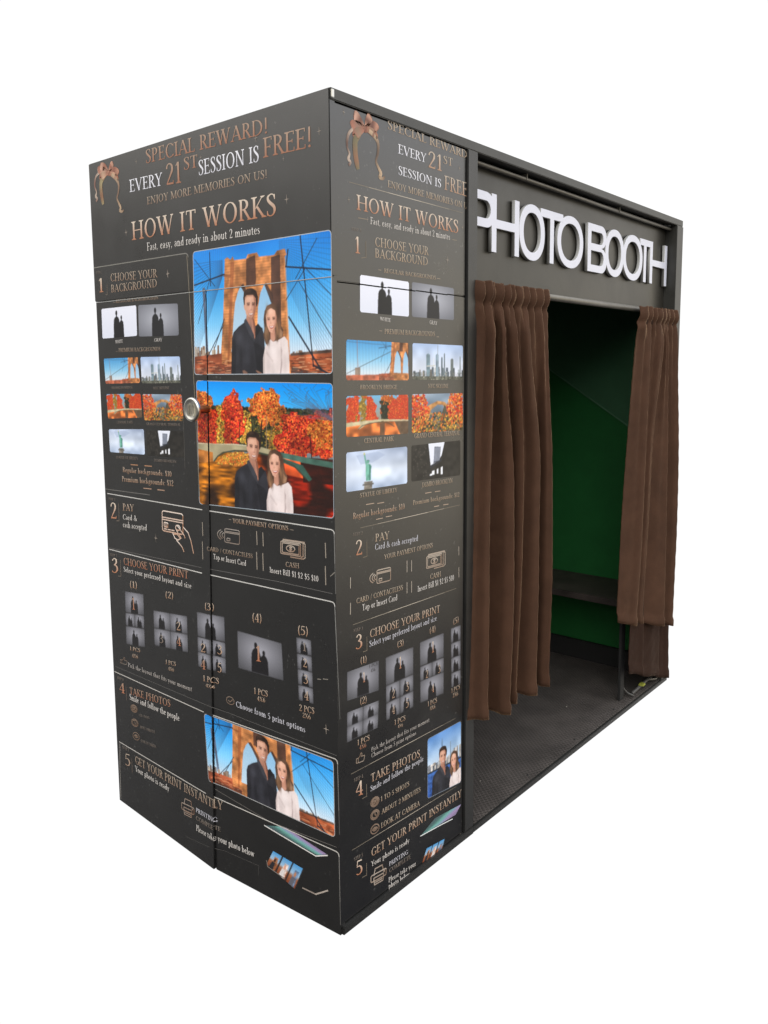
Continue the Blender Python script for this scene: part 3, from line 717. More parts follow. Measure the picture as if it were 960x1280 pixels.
# ------------------------------------------------------------------ the pictures on the booth
COUPLE = [([(-0.0806, -0.174), (-0.0761, -0.0782), (-0.0695, -0.0623), (-0.0484, -0.0483), (-0.0271, -0.039), (-0.0216, -0.0302), (-0.0066, -0.0488), (0.0152, -0.0653), (0.0225, -0.0478), (0.0441, -0.0553), (0.0509, -0.0776),
   (0.0526, -0.1131), (0.046, -0.1742)],
  'shirt', 1, 0.22),
 ([(-0.0806, -0.174), (-0.0763, -0.0874), (-0.0634, -0.074), (-0.0591, -0.1108), (-0.0627, -0.1741)], (30, 30, 34), 0.6, 0.2),
 ([(0.0094, -0.0897), (0.0362, -0.0994), (0.0493, -0.113), (0.046, -0.1742), (0.0242, -0.1742)], (26, 26, 30), 0.55, 0.2),
 ([(-0.0179, -0.0214), (0.0112, -0.0273), (0.0168, -0.0453), (0.0204, -0.0633), (0.0147, -0.0832), (0.0066, -0.0672), (-0.0049, -0.0489), (-0.0173, -0.0349)], (176, 122, 100), 1, 0.05),
 ([(0.006, -0.0292), (0.0127, -0.0318), (0.0168, -0.0453), (0.0197, -0.0632), (0.0149, -0.0765), (0.0104, -0.054)], (120, 76, 60), 0.8, 0),
 ([(-0.0277, -0.0345), (-0.0198, -0.0281), (-0.0015, -0.0513), (0.0116, -0.0719), (0.0135, -0.0898), (-0.0105, -0.0644)], (60, 60, 66), 1, 0.1),
 ([(0.0173, -0.0498), (0.0277, -0.0435), (0.0408, -0.0551), (0.0217, -0.0767), (0.0157, -0.0832)], (34, 34, 38), 1, 0.1),
 ([(-0.0295, 0.0241), (-0.0266, 0.0385), (-0.0141, 0.0472), (0.0065, 0.0476), (0.0216, 0.0403), (0.0285, 0.0238), (0.0263, 0.0052), (0.0214, -0.0011), (-0.0259, 0.0015)], (46, 32, 26), 1, 0.2),
 ([(-0.0279, 0.0049), (-0.023, 0.0076), (-0.0213, -0.0078), (-0.0254, -0.0053)], (206, 156, 132), 1, 0),
 ([(-0.0231, 0.0259), (-0.0164, 0.0309), (0.0094, 0.0301), (0.0193, 0.0211), (0.0211, 0.0), (0.0162, -0.0164), (0.0084, -0.0289), (-0.0007, -0.0334), (-0.0109, -0.0294), (-0.0188, -0.0173), (-0.0232, -0.0009)],
  (206, 156, 132), 1, 0.05),
 ([(0.0094, 0.0301), (0.0193, 0.0211), (0.0211, 0.0), (0.0162, -0.0164), (0.0084, -0.0289), (0.0014, -0.0331), (0.01, -0.0183), (0.0133, -0.0007), (0.0124, 0.0171)], (150, 98, 78), 0.75, 0.05),
 ([(-0.0181, 0.031), (0.0094, 0.0306), (0.0167, 0.0246), (0.0076, 0.0267), (-0.0148, 0.0268), (-0.0219, 0.0214)], (150, 104, 82), 0.5, 0),
 ([(-0.0159, 0.0121), (-0.0035, 0.0118), (-0.0029, 0.0095), (-0.016, 0.0099)], (46, 32, 26), 0.85, 0), ([(0.0047, 0.0113), (0.0163, 0.0102), (0.0162, 0.008), (0.0047, 0.0091)], (46, 32, 26), 0.85, 0),
 ([(-0.0132, 0.0084), (-0.005, 0.0079), (-0.0051, 0.0048), (-0.0133, 0.0052)], (60, 40, 34), 0.9, 0), ([(0.006, 0.0073), (0.0141, 0.0066), (0.0141, 0.0037), (0.0059, 0.0042)], (54, 36, 32), 0.9, 0),
 ([(0.0005, 0.0056), (0.0042, -0.0058), (0.0028, -0.0086), (-0.004, -0.0078), (-0.0019, -0.0043)], (176, 118, 98), 0.8, 0),
 ([(-0.0037, -0.0069), (0.0049, -0.0074), (0.0048, -0.0091), (-0.0037, -0.0087)], (120, 70, 58), 0.7, 0),
 ([(-0.0098, -0.0146), (-0.0005, -0.0164), (0.0101, -0.0147), (0.0072, -0.0208), (-0.0003, -0.0222), (-0.0071, -0.0197)], (150, 80, 72), 0.9, 0),
 ([(-0.0081, -0.0156), (-0.0005, -0.0171), (0.0087, -0.0158), (0.0066, -0.019), (-0.0003, -0.02), (-0.0064, -0.0184)], (236, 226, 218), 1, 0),
 ([(-0.0178, -0.0169), (-0.0095, -0.0294), (-0.0007, -0.0334), (0.0091, -0.0285), (0.0113, -0.0228), (0.0071, -0.0271), (-0.0012, -0.0289), (-0.0094, -0.0252)], (130, 88, 72), 0.45, 0),
 ([(-0.0359, -0.1638), (-0.0271, -0.1627), (-0.0151, -0.1685), (-0.0152, -0.1735), (-0.0309, -0.1734)], (150, 108, 88), 0.8, 0.1),
 ([(0.016, -0.1629), (0.0244, -0.1641), (0.0411, -0.1709), (0.0393, -0.1736), (0.0242, -0.1708)], (160, 116, 94), 0.8, 0.1), ([(-0.006, 0.0204), (0.0135, 0.0088)], (232, 186, 162), 0.55, -1),
 ([(-0.0053, -0.0041), (0.0088, 0.0115)], (224, 170, 148), 0.45, -1), ([(-0.0098, 0.0068), (0.0074, 0.0041)], (110, 72, 60), 0.5, -1), ([(0.01, 0.0053), (0.0068, 0.0041)], (92, 58, 48), 0.55, -1),
 ([(-0.0004, 0.0001), (0.003, 0.0115)], (236, 190, 168), 0.6, -1), ([(0.0116, -0.0095), (0.0061, 0.0169)], (128, 82, 66), 0.5, -1), ([(-0.0083, -0.0111), (0.0081, 0.0041)], (196, 128, 112), 0.3, -1),
 ([(-0.0004, -0.0258), (0.0115, 0.0047)], (132, 90, 76), 0.45, -1), ([(-0.0109, 0.0419), (0.0169, 0.0047)], (84, 62, 52), 0.55, -1), ([(0.008, 0.0406), (0.0088, 0.0054)], (26, 18, 16), 0.6, -1),
 ([(-0.0215, 0.0348), (0.0047, 0.0102)], (66, 48, 40), 0.5, -1), ([(-0.0458, -0.0791), (0.0169, 0.0203)], (78, 80, 90), 0.5, -1), ([(-0.0152, -0.1117), (0.0102, 0.0542)], (58, 60, 68), 0.45, -1),
 ([(-0.0403, -0.134), (0.0081, 0.0406)], (24, 24, 28), 0.5, -1), ([(0.0048, -0.1346), (0.0115, 0.0338)], (30, 30, 34), 0.5, -1), ([(0.0334, -0.0815), (0.0088, 0.0203)], (54, 54, 60), 0.4, -1),
 ([(-0.0017, -0.058), (0.0074, 0.0237)], (66, 68, 76), 0.4, -1),
 ([(0.0487, -0.0334), (0.0526, -0.0138), (0.0615, -0.0007), (0.0787, 0.0044), (0.0987, -0.0021), (0.1091, -0.021), (0.1116, -0.0492), (0.1221, -0.0637), (0.1198, -0.0798), (0.1022, -0.0923), (0.0924, -0.0975),
   (0.0731, -0.0871), (0.0703, -0.0914), (0.0621, -0.104), (0.0544, -0.0932), (0.0476, -0.0731), (0.0521, -0.0556)],
  (84, 60, 46), 1, 0.5),
 ([(0.045, -0.1749), (0.0455, -0.1307), (0.0542, -0.102), (0.0731, -0.0853), (0.0844, -0.0918), (0.1055, -0.0869), (0.1249, -0.0795), (0.1373, -0.0911), (0.1415, -0.1257), (0.1422, -0.1751)], (222, 208, 206), 1, 0.08),
 ([(0.1115, -0.1034), (0.117, -0.1144), (0.1139, -0.1361), (0.1088, -0.1623), (0.1059, -0.175), (0.1117, -0.175), (0.1169, -0.1449)], (168, 150, 150), 0.7, 0.1),
 ([(0.045, -0.1749), (0.0455, -0.1307), (0.0519, -0.1131), (0.0517, -0.1464), (0.0526, -0.1749)], (180, 164, 162), 0.6, 0.1),
 ([(0.0592, -0.1132), (0.0848, -0.1401), (0.0814, -0.1445), (0.0577, -0.122)], (196, 180, 178), 0.6, 0.1),
 ([(0.0737, -0.0608), (0.0917, -0.0604), (0.0954, -0.0812), (0.086, -0.0918), (0.0738, -0.0854)], (190, 136, 114), 1, 0.05),
 ([(0.0576, -0.025), (0.0635, -0.0122), (0.0771, -0.0072), (0.0919, -0.0137), (0.0973, -0.0291), (0.0956, -0.0486), (0.09, -0.0614), (0.0801, -0.0689), (0.0703, -0.0655), (0.0609, -0.0498)], (222, 170, 146), 1, 0.05),
 ([(0.0919, -0.0137), (0.0973, -0.0291), (0.0956, -0.0486), (0.09, -0.0614), (0.0807, -0.0685), (0.0869, -0.0569), (0.0912, -0.0397)], (168, 112, 90), 0.6, 0),
 ([(0.0627, -0.0297), (0.0719, -0.0297), (0.0719, -0.0312), (0.0627, -0.0314)], (96, 66, 50), 0.8, 0), ([(0.0818, -0.0292), (0.0915, -0.0293), (0.0915, -0.031), (0.0817, -0.031)], (90, 62, 48), 0.8, 0),
 ([(0.064, -0.0328), (0.0712, -0.0331), (0.0711, -0.0362), (0.0639, -0.0358)], (56, 38, 34), 0.9, 0), ([(0.083, -0.0328), (0.0908, -0.0327), (0.0907, -0.036), (0.0829, -0.0358)], (52, 36, 32), 0.9, 0),
 ([(0.0764, -0.0347), (0.0794, -0.0435), (0.078, -0.0465), (0.0728, -0.0459)], (190, 132, 110), 0.8, 0),
 ([(0.0694, -0.051), (0.0779, -0.0526), (0.0884, -0.0504), (0.0849, -0.0573), (0.0784, -0.0592), (0.0725, -0.0572)], (168, 76, 70), 0.95, 0),
 ([(0.071, -0.0519), (0.0779, -0.0535), (0.0867, -0.0515), (0.0837, -0.055), (0.0781, -0.0559), (0.0732, -0.0549)], (240, 230, 224), 1, 0),
 ([(0.0936, -0.0485), (0.0977, -0.04), (0.1031, -0.0575), (0.1073, -0.0794), (0.099, -0.0922), (0.0914, -0.0832), (0.0951, -0.0681)], (118, 86, 62), 0.9, 0.5),
 ([(0.0528, -0.0556), (0.0602, -0.0515), (0.067, -0.0671), (0.0719, -0.0827), (0.0628, -0.1022), (0.0565, -0.0888)], (120, 88, 64), 0.9, 0.5),
 ([(0.1079, -0.0577), (0.1204, -0.069), (0.1169, -0.0808), (0.1072, -0.0837)], (150, 112, 84), 0.8, 0.4), ([(0.0749, -0.0161), (0.0115, 0.0088)], (242, 200, 178), 0.6, -1),
 ([(0.065, -0.0429), (0.0061, 0.0081)], (232, 160, 146), 0.5, -1), ([(0.0886, -0.0428), (0.0054, 0.0088)], (196, 136, 116), 0.4, -1), ([(0.0679, -0.0343), (0.0068, 0.0041)], (120, 78, 64), 0.45, -1),
 ([(0.0868, -0.0343), (0.0064, 0.0041)], (110, 72, 60), 0.45, -1), ([(0.0769, -0.0401), (0.0024, 0.0088)], (244, 200, 180), 0.5, -1), ([(0.0786, -0.0636), (0.0088, 0.0034)], (176, 120, 104), 0.4, -1),
 ([(0.0619, -0.0121), (0.0061, 0.0169)], (126, 96, 72), 0.6, -1), ([(0.0554, -0.0689), (0.0054, 0.0203)], (146, 112, 84), 0.6, -1), ([(0.068, -0.0913), (0.0047, 0.0135)], (60, 42, 34), 0.55, -1),
 ([(0.104, -0.0208), (0.0068, 0.0203)], (54, 38, 32), 0.6, -1), ([(0.1079, -0.0577), (0.0061, 0.0169)], (132, 98, 72), 0.6, -1), ([(0.1122, -0.0752), (0.0074, 0.0081)], (170, 134, 104), 0.55, -1),
 ([(0.0992, -0.0835), (0.0054, 0.0102)], (58, 42, 34), 0.6, -1), ([(0.0931, -0.068), (0.0041, 0.0169)], (66, 46, 38), 0.5, -1), ([(0.0527, -0.0468), (0.0034, 0.0169)], (60, 44, 36), 0.5, -1),
 ([(0.0822, -0.1137), (0.0169, 0.0237)], (240, 230, 230), 0.5, -1), ([(0.0649, -0.1487), (0.0102, 0.0338)], (196, 182, 182), 0.45, -1), ([(0.0912, -0.1446), (0.0068, 0.0372)], (236, 224, 224), 0.4, -1),
 ([(0.1306, -0.106), (0.0074, 0.0237)], (238, 228, 226), 0.5, -1), ([(0.1264, -0.1493), (0.0081, 0.0338)], (198, 182, 180), 0.45, -1), ([(0.1126, -0.1274), (0.0027, 0.0372)], (176, 158, 156), 0.5, -1)]
def couple(cv, u0, v0, k, wm, hm, shirt=(44, 44, 50), seed=3):
    """man and woman standing close; u0, v0 = man's face centre; offsets are metres on the print."""
    f = lambda pts: [(u0 + p[0] * k / wm, v0 - p[1] * k / hm) for p in pts]
    for (pts, col, al, tex) in COUPLE:
        c = np.array(shirt if col == 'shirt' else col, float)
        if tex < 0:
            q = f(pts[:1])[0]; cv.soft(q[0], q[1], abs(pts[1][0]) * k / wm, abs(pts[1][1]) * k / hm, c, al); continue
        cv.poly(f(pts), c, al, tex, seed)
    cv.blur(1)
    g = np.random.default_rng(seed).normal(0, 5, cv.u.shape); cv.a += g[..., None]
def silhouette(cv, cx, top, h, col, ar):
    """dark outline of a tall and a shorter person; ar = picture width / height."""
    k = h / ar
    def person(x, t, s, w):
        cv.ellipse(x, t + .10 * s, .068 * s / ar, .10 * s, col)
        pts = [(-.035, .17), (-.035, .22), (-.11 * w, .26), (-.165 * w, .34), (-.19 * w, .60), (-.20 * w, 1.02), (.20 * w, 1.02), (.19 * w, .60), (.165 * w, .34), (.11 * w, .26), (.035, .22), (.035, .17)]
        cv.poly([(x + a * s / ar, t + b * s) for a, b in pts], col)
    person(cx - .15 * k, top, h, 1.1); person(cx + .17 * k, top + .2 * h, .8 * h, 1.0)
BP = {'arch': [([(0.3015, 0.8252), (0.3225, 0.5468), (0.3346, 0.437), (0.3574, 0.3567), (0.3762, 0.3169), (0.4042, 0.3708), (0.4405, 0.4648), (0.4547, 0.8301)], (160, 196, 222), 0),
          ([(0.4914, 0.8314), (0.5051, 0.4885), (0.5235, 0.383), (0.5517, 0.3222), (0.5848, 0.3896), (0.6042, 0.4709), (0.614, 0.8356)], (150, 192, 224), 0)],
 'back': [([(0.0734, 0.2983), (0.0933, 0.2968), (0.117, 0.8286), (0.0987, 0.8279)], (96, 108, 128), 0.2)],
 'deck': [([(0.0012, 0.8542), (0.2266, 0.8322), (0.2249, 1.0128), (-0.0001, 1.0116)], (146, 76, 50), 0.5), ([(0.7236, 0.8569), (1.0, 0.8319), (1.0057, 1.0169), (0.7302, 1.0155)], (176, 92, 56), 0.5),
          ([(0.0004, 0.9525), (0.3007, 0.9189), (0.2998, 1.0131), (-0.0001, 1.0116)], (122, 70, 52), 0.5), ([(0.7317, 0.8483), (0.9956, 0.8283), (0.9953, 0.8517), (0.7316, 0.8675)], (92, 70, 60), 0.5),
          ([(0.7389, 0.9449), (0.9017, 0.9993), (0.8713, 1.0163), (0.7302, 1.0155)], (76, 60, 56), 0.4)],
 'lines': [(0.8012, -0.0186, 0.8809, 0.9475, 0.006), (0.7029, 0.2122, 0.9975, 0.2716, 0.006), (0.7061, 0.2092, 0.7207, 0.0915, 0.006), (0.7213, 0.5805, 0.9276, 0.9688, 0.0075), (0.8355, 0.2384, 0.9989, 0.4493, 0.003),
           (0.8355, 0.2384, 0.7032, 0.4538, 0.003), (0.8796, 0.9388, 0.9984, 1.0168, 0.008), (-0.0024, 0.2709, 0.2529, 0.2108, 0.006), (0.0127, 0.0627, 0.1752, 0.2946, 0.003), (0.1337, 0.2391, 0.0341, 0.5831, 0.003),
           (0.1385, 0.0244, 0.1404, 0.2869, 0.005), (0.2481, 0.56, 0.1698, 0.7824, 0.004), (0.2382, 0.6153, 0.1109, 0.8573, 0.004), (0.7847, 0.3166, 1.0007, 0.7483, 0.003), (0.9108, 0.0417, 0.7689, 0.3061, 0.003)],
 'shade': [([(0.4228, 0.1171), (0.4899, 0.0947), (0.4939, 0.2763), (0.4861, 0.3291), (0.4191, 0.3217)], (70, 46, 40), 0.8),
           ([(0.602, 0.1287), (0.6652, 0.1174), (0.669, 0.6257), (0.6567, 0.8726), (0.6171, 0.8713), (0.6142, 0.4628), (0.6016, 0.3914)], (66, 46, 42), 0.85),
           ([(0.3762, 0.3169), (0.3981, 0.2977), (0.4584, 0.4484), (0.4571, 0.5751), (0.4404, 0.4738), (0.4042, 0.3708)], (60, 44, 40), 0.8),
           ([(0.5517, 0.3222), (0.5654, 0.3098), (0.6148, 0.4103), (0.616, 0.6221), (0.6008, 0.4706)], (60, 44, 40), 0.85), ([(0.2438, 0.2057), (0.3087, 0.2233), (0.3008, 0.2406), (0.2432, 0.2279)], (120, 66, 40), 0.6),
           ([(0.3032, 0.1218), (0.3325, 0.1259), (0.3039, 0.5639), (0.282, 0.9377), (0.2671, 0.9373), (0.2858, 0.5253)], (140, 76, 44), 0.6),
           ([(0.6909, 0.1417), (0.7039, 0.1435), (0.7303, 0.9977), (0.7142, 0.9977)], (230, 150, 90), 0.6)],
 'tower': [([(0.2591, 0.0938), (0.2779, 0.0818), (0.3036, 0.1038), (0.3205, 0.0808), (0.3327, 0.1116), (0.423, 0.1135), (0.4341, 0.0829), (0.504, 0.0791), (0.5174, 0.113), (0.6255, 0.1148), (0.6458, 0.0869),
             (0.6997, 0.0813), (0.7106, 0.1239), (0.6974, 0.1426), (0.7116, 0.5937), (0.7335, 1.0068), (0.2062, 1.0032), (0.2386, 0.559)],
            (190, 124, 74), 0.4)]}
def pic_bridge(wm, hm, w, h, who=True, crop=(0, 0, 1, 1), seed=1, cpos=None, ck=1.0):
    cv = Canvas(w, h); cu0, cv0, cu1, cv1 = crop
    def T_(pts): return [((p[0] - cu0) / (cu1 - cu0), (p[1] - cv0) / (cv1 - cv0)) for p in pts]
    V_ = cv0 + (cv1 - cv0) * cv.v
    cv.grad([(0, (20, 124, 216)), (.3, (48, 158, 236)), (.6, (124, 200, 246)), (.82, (206, 226, 242)), (1, (214, 222, 232))], V_)
    cl = cv.noise(seed + 40, 5)
    cv.a = cv.a + ((cl - .5) * 26)[..., None]
    r = random.Random(seed)
    sx = (cu1 - cu0)
    def ln(x0, y0, x1, y1, wd, col, al=1.0):
        (a, b), (c, d) = T_([(x0, y0), (x1, y1)]); cv.line(a, b, c, d, wd / (cv1 - cv0), col, al)
    for op in BP['back']: cv.poly(T_(op[0]), op[1], 1, op[2], seed)
    for i in range(60):                                        # far skyline bits
        x = r.uniform(min(0, cu0), .2) if i < 34 else r.uniform(.74, 1); b = r.uniform(.01, .1 if i < 34 else .035); ww = r.uniform(.008, .022)
        c = r.choice([(150, 128, 108), (176, 158, 140), (120, 112, 110), (196, 180, 160), (130, 100, 80)])
        cv.poly(T_([(x, .86 - b), (x + ww, .86 - b), (x + ww, .9), (x, .9)]), c)
    for i in range(26):                                        # fan of stay cables
        k = i / 25
        ln(.66, .02 + .2 * k, 1.0, .05 + 1.0 * k, .0018, (46, 62, 92), .4)
        ln(.24, .1 + .12 * k, min(0, cu0), .1 + .8 * k, .0022, (46, 62, 92), .5)
    for i in range(22): ln(.68 + .016 * i, 0, .70 + .0155 * i, .9, .0014, (58, 88, 130), .36)
    for i in range(15): ln(.01 + .016 * i, 0, .01 + .0155 * i, .9, .0014, (58, 88, 130), .3)
    if cu0 < 0:
        cv.grad([(0, (70, 150, 208)), (.45, (132, 194, 230)), (.8, (206, 222, 232)), (1, (214, 214, 214))])
        for i in range(14): ln(-.62 + .06 * i, .12, -.60 + .06 * i, .9, .003, (70, 90, 120), .5)
        ln(-.62, .86, .24, .34, .006, (60, 56, 60), .9); ln(-.62, .16, .24, .2, .004, (60, 56, 70), .8); ln(-.42, .12, -.40, .9, .008, (140, 84, 70), .9)
        cv.poly(T_([(-.46, .72), (-.36, .72), (-.36, .92), (-.46, .92)]), (132, 116, 104), 1, .2, 4)
        cv.poly(T_([(cu0, .89), (.3, .86), (.3, 1.05), (cu0, 1.05)]), (166, 92, 66), 1, .5, 4)
    for op in BP['tower']: cv.poly(T_(op[0]), op[1], 1, op[2], seed)
    # stone courses
    mt = cv.mask(T_(BP['tower'][0][0])); n1 = cv.noise(seed + 5, 60); n2 = cv.noise(seed + 6, 22)
    cv.a[mt] *= (.80 + .42 * n1[mt] * .6 + .3 * (n2[mt] - .3))[:, None]
    rows = ((V_ * 46) % 1 < .16) & mt; cv.a[rows] *= .82
    for op in BP['arch']:
        kk = cv.mask(T_(op[0])); cv.a[kk] = op[1] + (V_[kk][:, None] - .5) * np.array((90, 50, 20))
    for op in BP['shade']: cv.poly(T_(op[0]), op[1], op[2], .25, seed)
    for op in BP['deck']: cv.poly(T_(op[0]), op[1], 1, op[2], seed + 3)
    for i in range(150):
        x = r.random(); x = x * .28 if i % 2 else .72 + .28 * x; y = r.uniform(.88, 1)
        ln(x, y, x + r.uniform(.01, .06), y + r.uniform(-.006, .006), .003, r.choice([(120, 52, 30), (206, 120, 80), (70, 42, 34), (222, 170, 130)]), .8)
    for (x0, y0, x1, y1, wd) in BP['lines']: ln(x0, y0, x1, y1, wd, (30, 34, 46), .9)
    if who:
        u0, v0 = cpos; couple(cv, u0, v0, ck, wm, hm, seed=seed)
    return cv
PK = {'bridge': [([(0.0, 0.5), (0.14, 0.5), (0.3, 0.49), (0.5, 0.5), (0.62, 0.53), (0.8, 0.56), (1, 0.58), (1, 0.615), (0.8, 0.6), (0.62, 0.57), (0.45, 0.535), (0.3, 0.54), (0.2, 0.565), (0.15, 0.61), (0.14, 0.64),
              (0.125, 0.64), (0.125, 0.57), (0, 0.55)],
             (168, 158, 126), 0.2),
            ([(0.6, 0.525), (0.8, 0.555), (1, 0.58), (1, 0.625), (0.8, 0.6), (0.62, 0.565)], (70, 104, 92), 0.25),
            ([(0.62, 0.565), (0.8, 0.62), (0.86, 0.72), (0.84, 0.74), (0.76, 0.65), (0.6, 0.585)], (52, 84, 74), 0.2),
            ([(0, 0.5), (0.14, 0.5), (0.3, 0.49), (0.5, 0.5), (0.5, 0.507), (0.3, 0.498), (0, 0.508)], (214, 204, 176), 0)],
 'deckline': [0.505, 0.505, 0.495, 0.505, 0.53, 0.56, 0.585],
 'mid': [([(0.0, 0.52), (0.14, 0.53), (0.14, 0.64), (0.05, 0.66), (0, 0.66)], (176, 110, 50), 0.6), ([(0.15, 0.66), (0.2, 0.6), (0.3, 0.56), (0.4, 0.56), (0.42, 0.66), (0.2, 0.68)], (186, 112, 44), 0.7),
         ([(0.66, 0.56), (0.78, 0.57), (0.8, 0.72), (0.68, 0.7)], (212, 84, 40), 0.6)],
 'trees': [([(0.0, 0.1), (0.04, 0.05), (0.09, 0.12), (0.1, 0.52), (0, 0.52)], 'o', 500), ([(0, 0.24), (0.1, 0.2), (0.18, 0.22), (0.2, 0.52), (0, 0.55)], 'r', 900),
           ([(0.14, 0.22), (0.22, 0.14), (0.3, 0.12), (0.3, 0.5), (0.16, 0.5)], 'y', 700), ([(0.2, 0.14), (0.27, 0.08), (0.33, 0.1), (0.38, 0.2), (0.4, 0.34), (0.36, 0.5), (0.22, 0.5)], 'r', 1100),
           ([(0.37, 0.24), (0.44, 0.2), (0.48, 0.5), (0.37, 0.5)], 'y', 500), ([(0.42, 0.26), (0.62, 0.26), (0.62, 0.54), (0.42, 0.54)], 'g', 1200),
           ([(0.44, 0.14), (0.5, 0.08), (0.57, 0.07), (0.64, 0.12), (0.67, 0.22), (0.64, 0.32), (0.5, 0.34), (0.45, 0.26)], 'o', 1100), ([(0.55, 0.36), (0.66, 0.34), (0.68, 0.55), (0.56, 0.54)], 'y', 450),
           ([(0.63, 0.42), (0.66, 0.3), (0.74, 0.23), (0.8, 0.26), (0.86, 0.22), (0.93, 0.2), (1, 0.22), (1, 0.58), (0.64, 0.54)], 'r', 2400), ([(0.84, 0.3), (0.9, 0.26), (1, 0.3), (1, 0.5), (0.88, 0.5)], 'o', 700)],
 'trunks': [(0.545, 0.52, 0.55, 0.26, 0.004, (150, 120, 100)), (0.5, 0.5, 0.515, 0.3, 0.008, (34, 28, 26)), (0.56, 0.5, 0.6, 0.3, 0.003, (120, 96, 80)), (0.34, 0.5, 0.35, 0.3, 0.005, (60, 36, 28)),
            (0.08, 0.5, 0.085, 0.2, 0.005, (86, 70, 50)), (0.86, 0.56, 0.85, 0.38, 0.006, (50, 26, 22))],
 'under': [(0.16, 0.66), (0.2, 0.6), (0.32, 0.55), (0.42, 0.56), (0.42, 0.66)]}
RED = [(206, 46, 28), (226, 70, 36), (178, 34, 30), (238, 104, 48), (150, 30, 28)]
ORG = [(226, 120, 42), (206, 96, 36), (240, 156, 66), (176, 80, 34), (214, 140, 60)]
YEL = [(196, 150, 50), (160, 130, 52), (222, 178, 76), (120, 104, 44)]
GRN = [(52, 58, 36), (38, 44, 30), (80, 76, 40), (30, 34, 28)]
def pic_park(wm, hm, w, h, who=True, seed=2, cpos=None, ck=1.0, sky=True):
    cv = Canvas(w, h); cv.grad([(0, (0, 140, 238)), (.16, (48, 170, 244)), (.34, (130, 160, 180)), (1, (90, 60, 40))])
    def inp(poly):
        m_ = cv.mask(poly); return lambda u, v: m_[min(cv.H - 1, int(v * cv.H)), min(cv.W - 1, int(u * cv.W))]
    k = w * h / 90000
    cv.dabs(int(2200 * k), seed + 1, GRN, .012, lambda u, v: .2 < v < .52 and r_(u, v))
    br = .55 + .9 * cv.noise(seed + 11, 12) * .6 + .55 * cv.noise(seed + 12, 34) * .6
    for (poly, fam, n) in PK['trees']:
        cols = {'r': RED, 'o': ORG, 'y': YEL, 'g': GRN}[fam]
        m_ = cv.rough(poly, seed + n, .05)
        cv.a[m_] = np.array(cols[2], float) * .62
        mix = cols * 3 + [tuple(int(x * .42) for x in cols[0])] * 3 + {'r': ORG, 'o': RED, 'y': ORG, 'g': YEL}[fam][:2]
        cv.dabs(int(n * k * 1.9), seed + len(poly) + n, mix, .0075, lambda u, v: m_[min(cv.H - 1, int(v * cv.H)), min(cv.W - 1, int(u * cv.W))])
        cv.a[m_] *= np.clip(br[m_], .4, 1.35)[:, None]
    r = random.Random(seed)
    for i in range(46):                                        # bare twigs
        x, y = r.uniform(.7, .98), r.uniform(.02, .26); cv.line(1.0, .27, x, y, .002, (96, 88, 108), .5)
        cv.line(x, y, x + r.uniform(-.05, .05), y - r.uniform(0, .06), .002, (86, 78, 98), .6)
    for (x0, y0, x1, y1, wd, c) in PK['trunks']: cv.line(x0, y0, x1, y1, wd, c, .85)
    # water with mirrored colour
    mw = cv.v > .56
    n1 = cv.noise(seed + 3, 9)
    u_, v_ = cv.u, cv.v; cv.u = u_ * .22; cv.v = v_ * 1.0; n2 = cv.noise(seed + 4, 46); st = cv.noise(seed + 14, 90); cv.u = u_
    L_ = np.array((214, 128, 30.)); R_ = np.array((178, 40, 18.)); D_ = np.array((34, 22, 20.))
    kx = np.clip((cv.u - .30) / .35, 0, 1)[..., None]; wat = L_ * (1 - kx) + R_ * kx
    wat = wat * (.5 + .65 * n2[..., None]) * (.5 + .8 * st[..., None])
    dk = np.clip((n1 - .52) * 5 + np.clip((cv.u - .55) * 1.6, 0, .5) - .2, 0, 1)[..., None] * .85
    dk = np.maximum(dk, np.clip(((cv.u > .8) & (cv.v < .75)) * .8, 0, 1)[..., None])
    wat = wat * (1 - dk) + D_ * dk
    cv.a[mw] = wat[mw]
    for op in PK['mid']: cv.poly(op[0], op[1], 1, op[2], seed)
    cv.dabs(int(500 * k), seed + 8, ORG + YEL, .008, inp(PK['under']))
    for op in PK['bridge']: cv.poly(op[0], op[1], 1, op[2], seed)
    for i in range(70):
        x = i / 70
        y = PK_deck(x); cv.line(x, y - .035, x, y - .002, .0016, (96, 92, 74) if x < .6 else (60, 92, 80), .6)
    for (x0, y0, x1, y1) in ((.135, .64, .165, .60), (.165, .60, .21, .567), (.21, .567, .3, .545), (.3, .545, .45, .54), (.45, .54, .62, .572), (.62, .572, .74, .63), (.74, .63, .82, .72)): cv.line(x0, y0, x1, y1, .007, (58, 66, 54), .85)
    cv.blur(1)
    if who: couple(cv, cpos[0], cpos[1], ck, wm, hm, seed=seed + 2)
    return cv
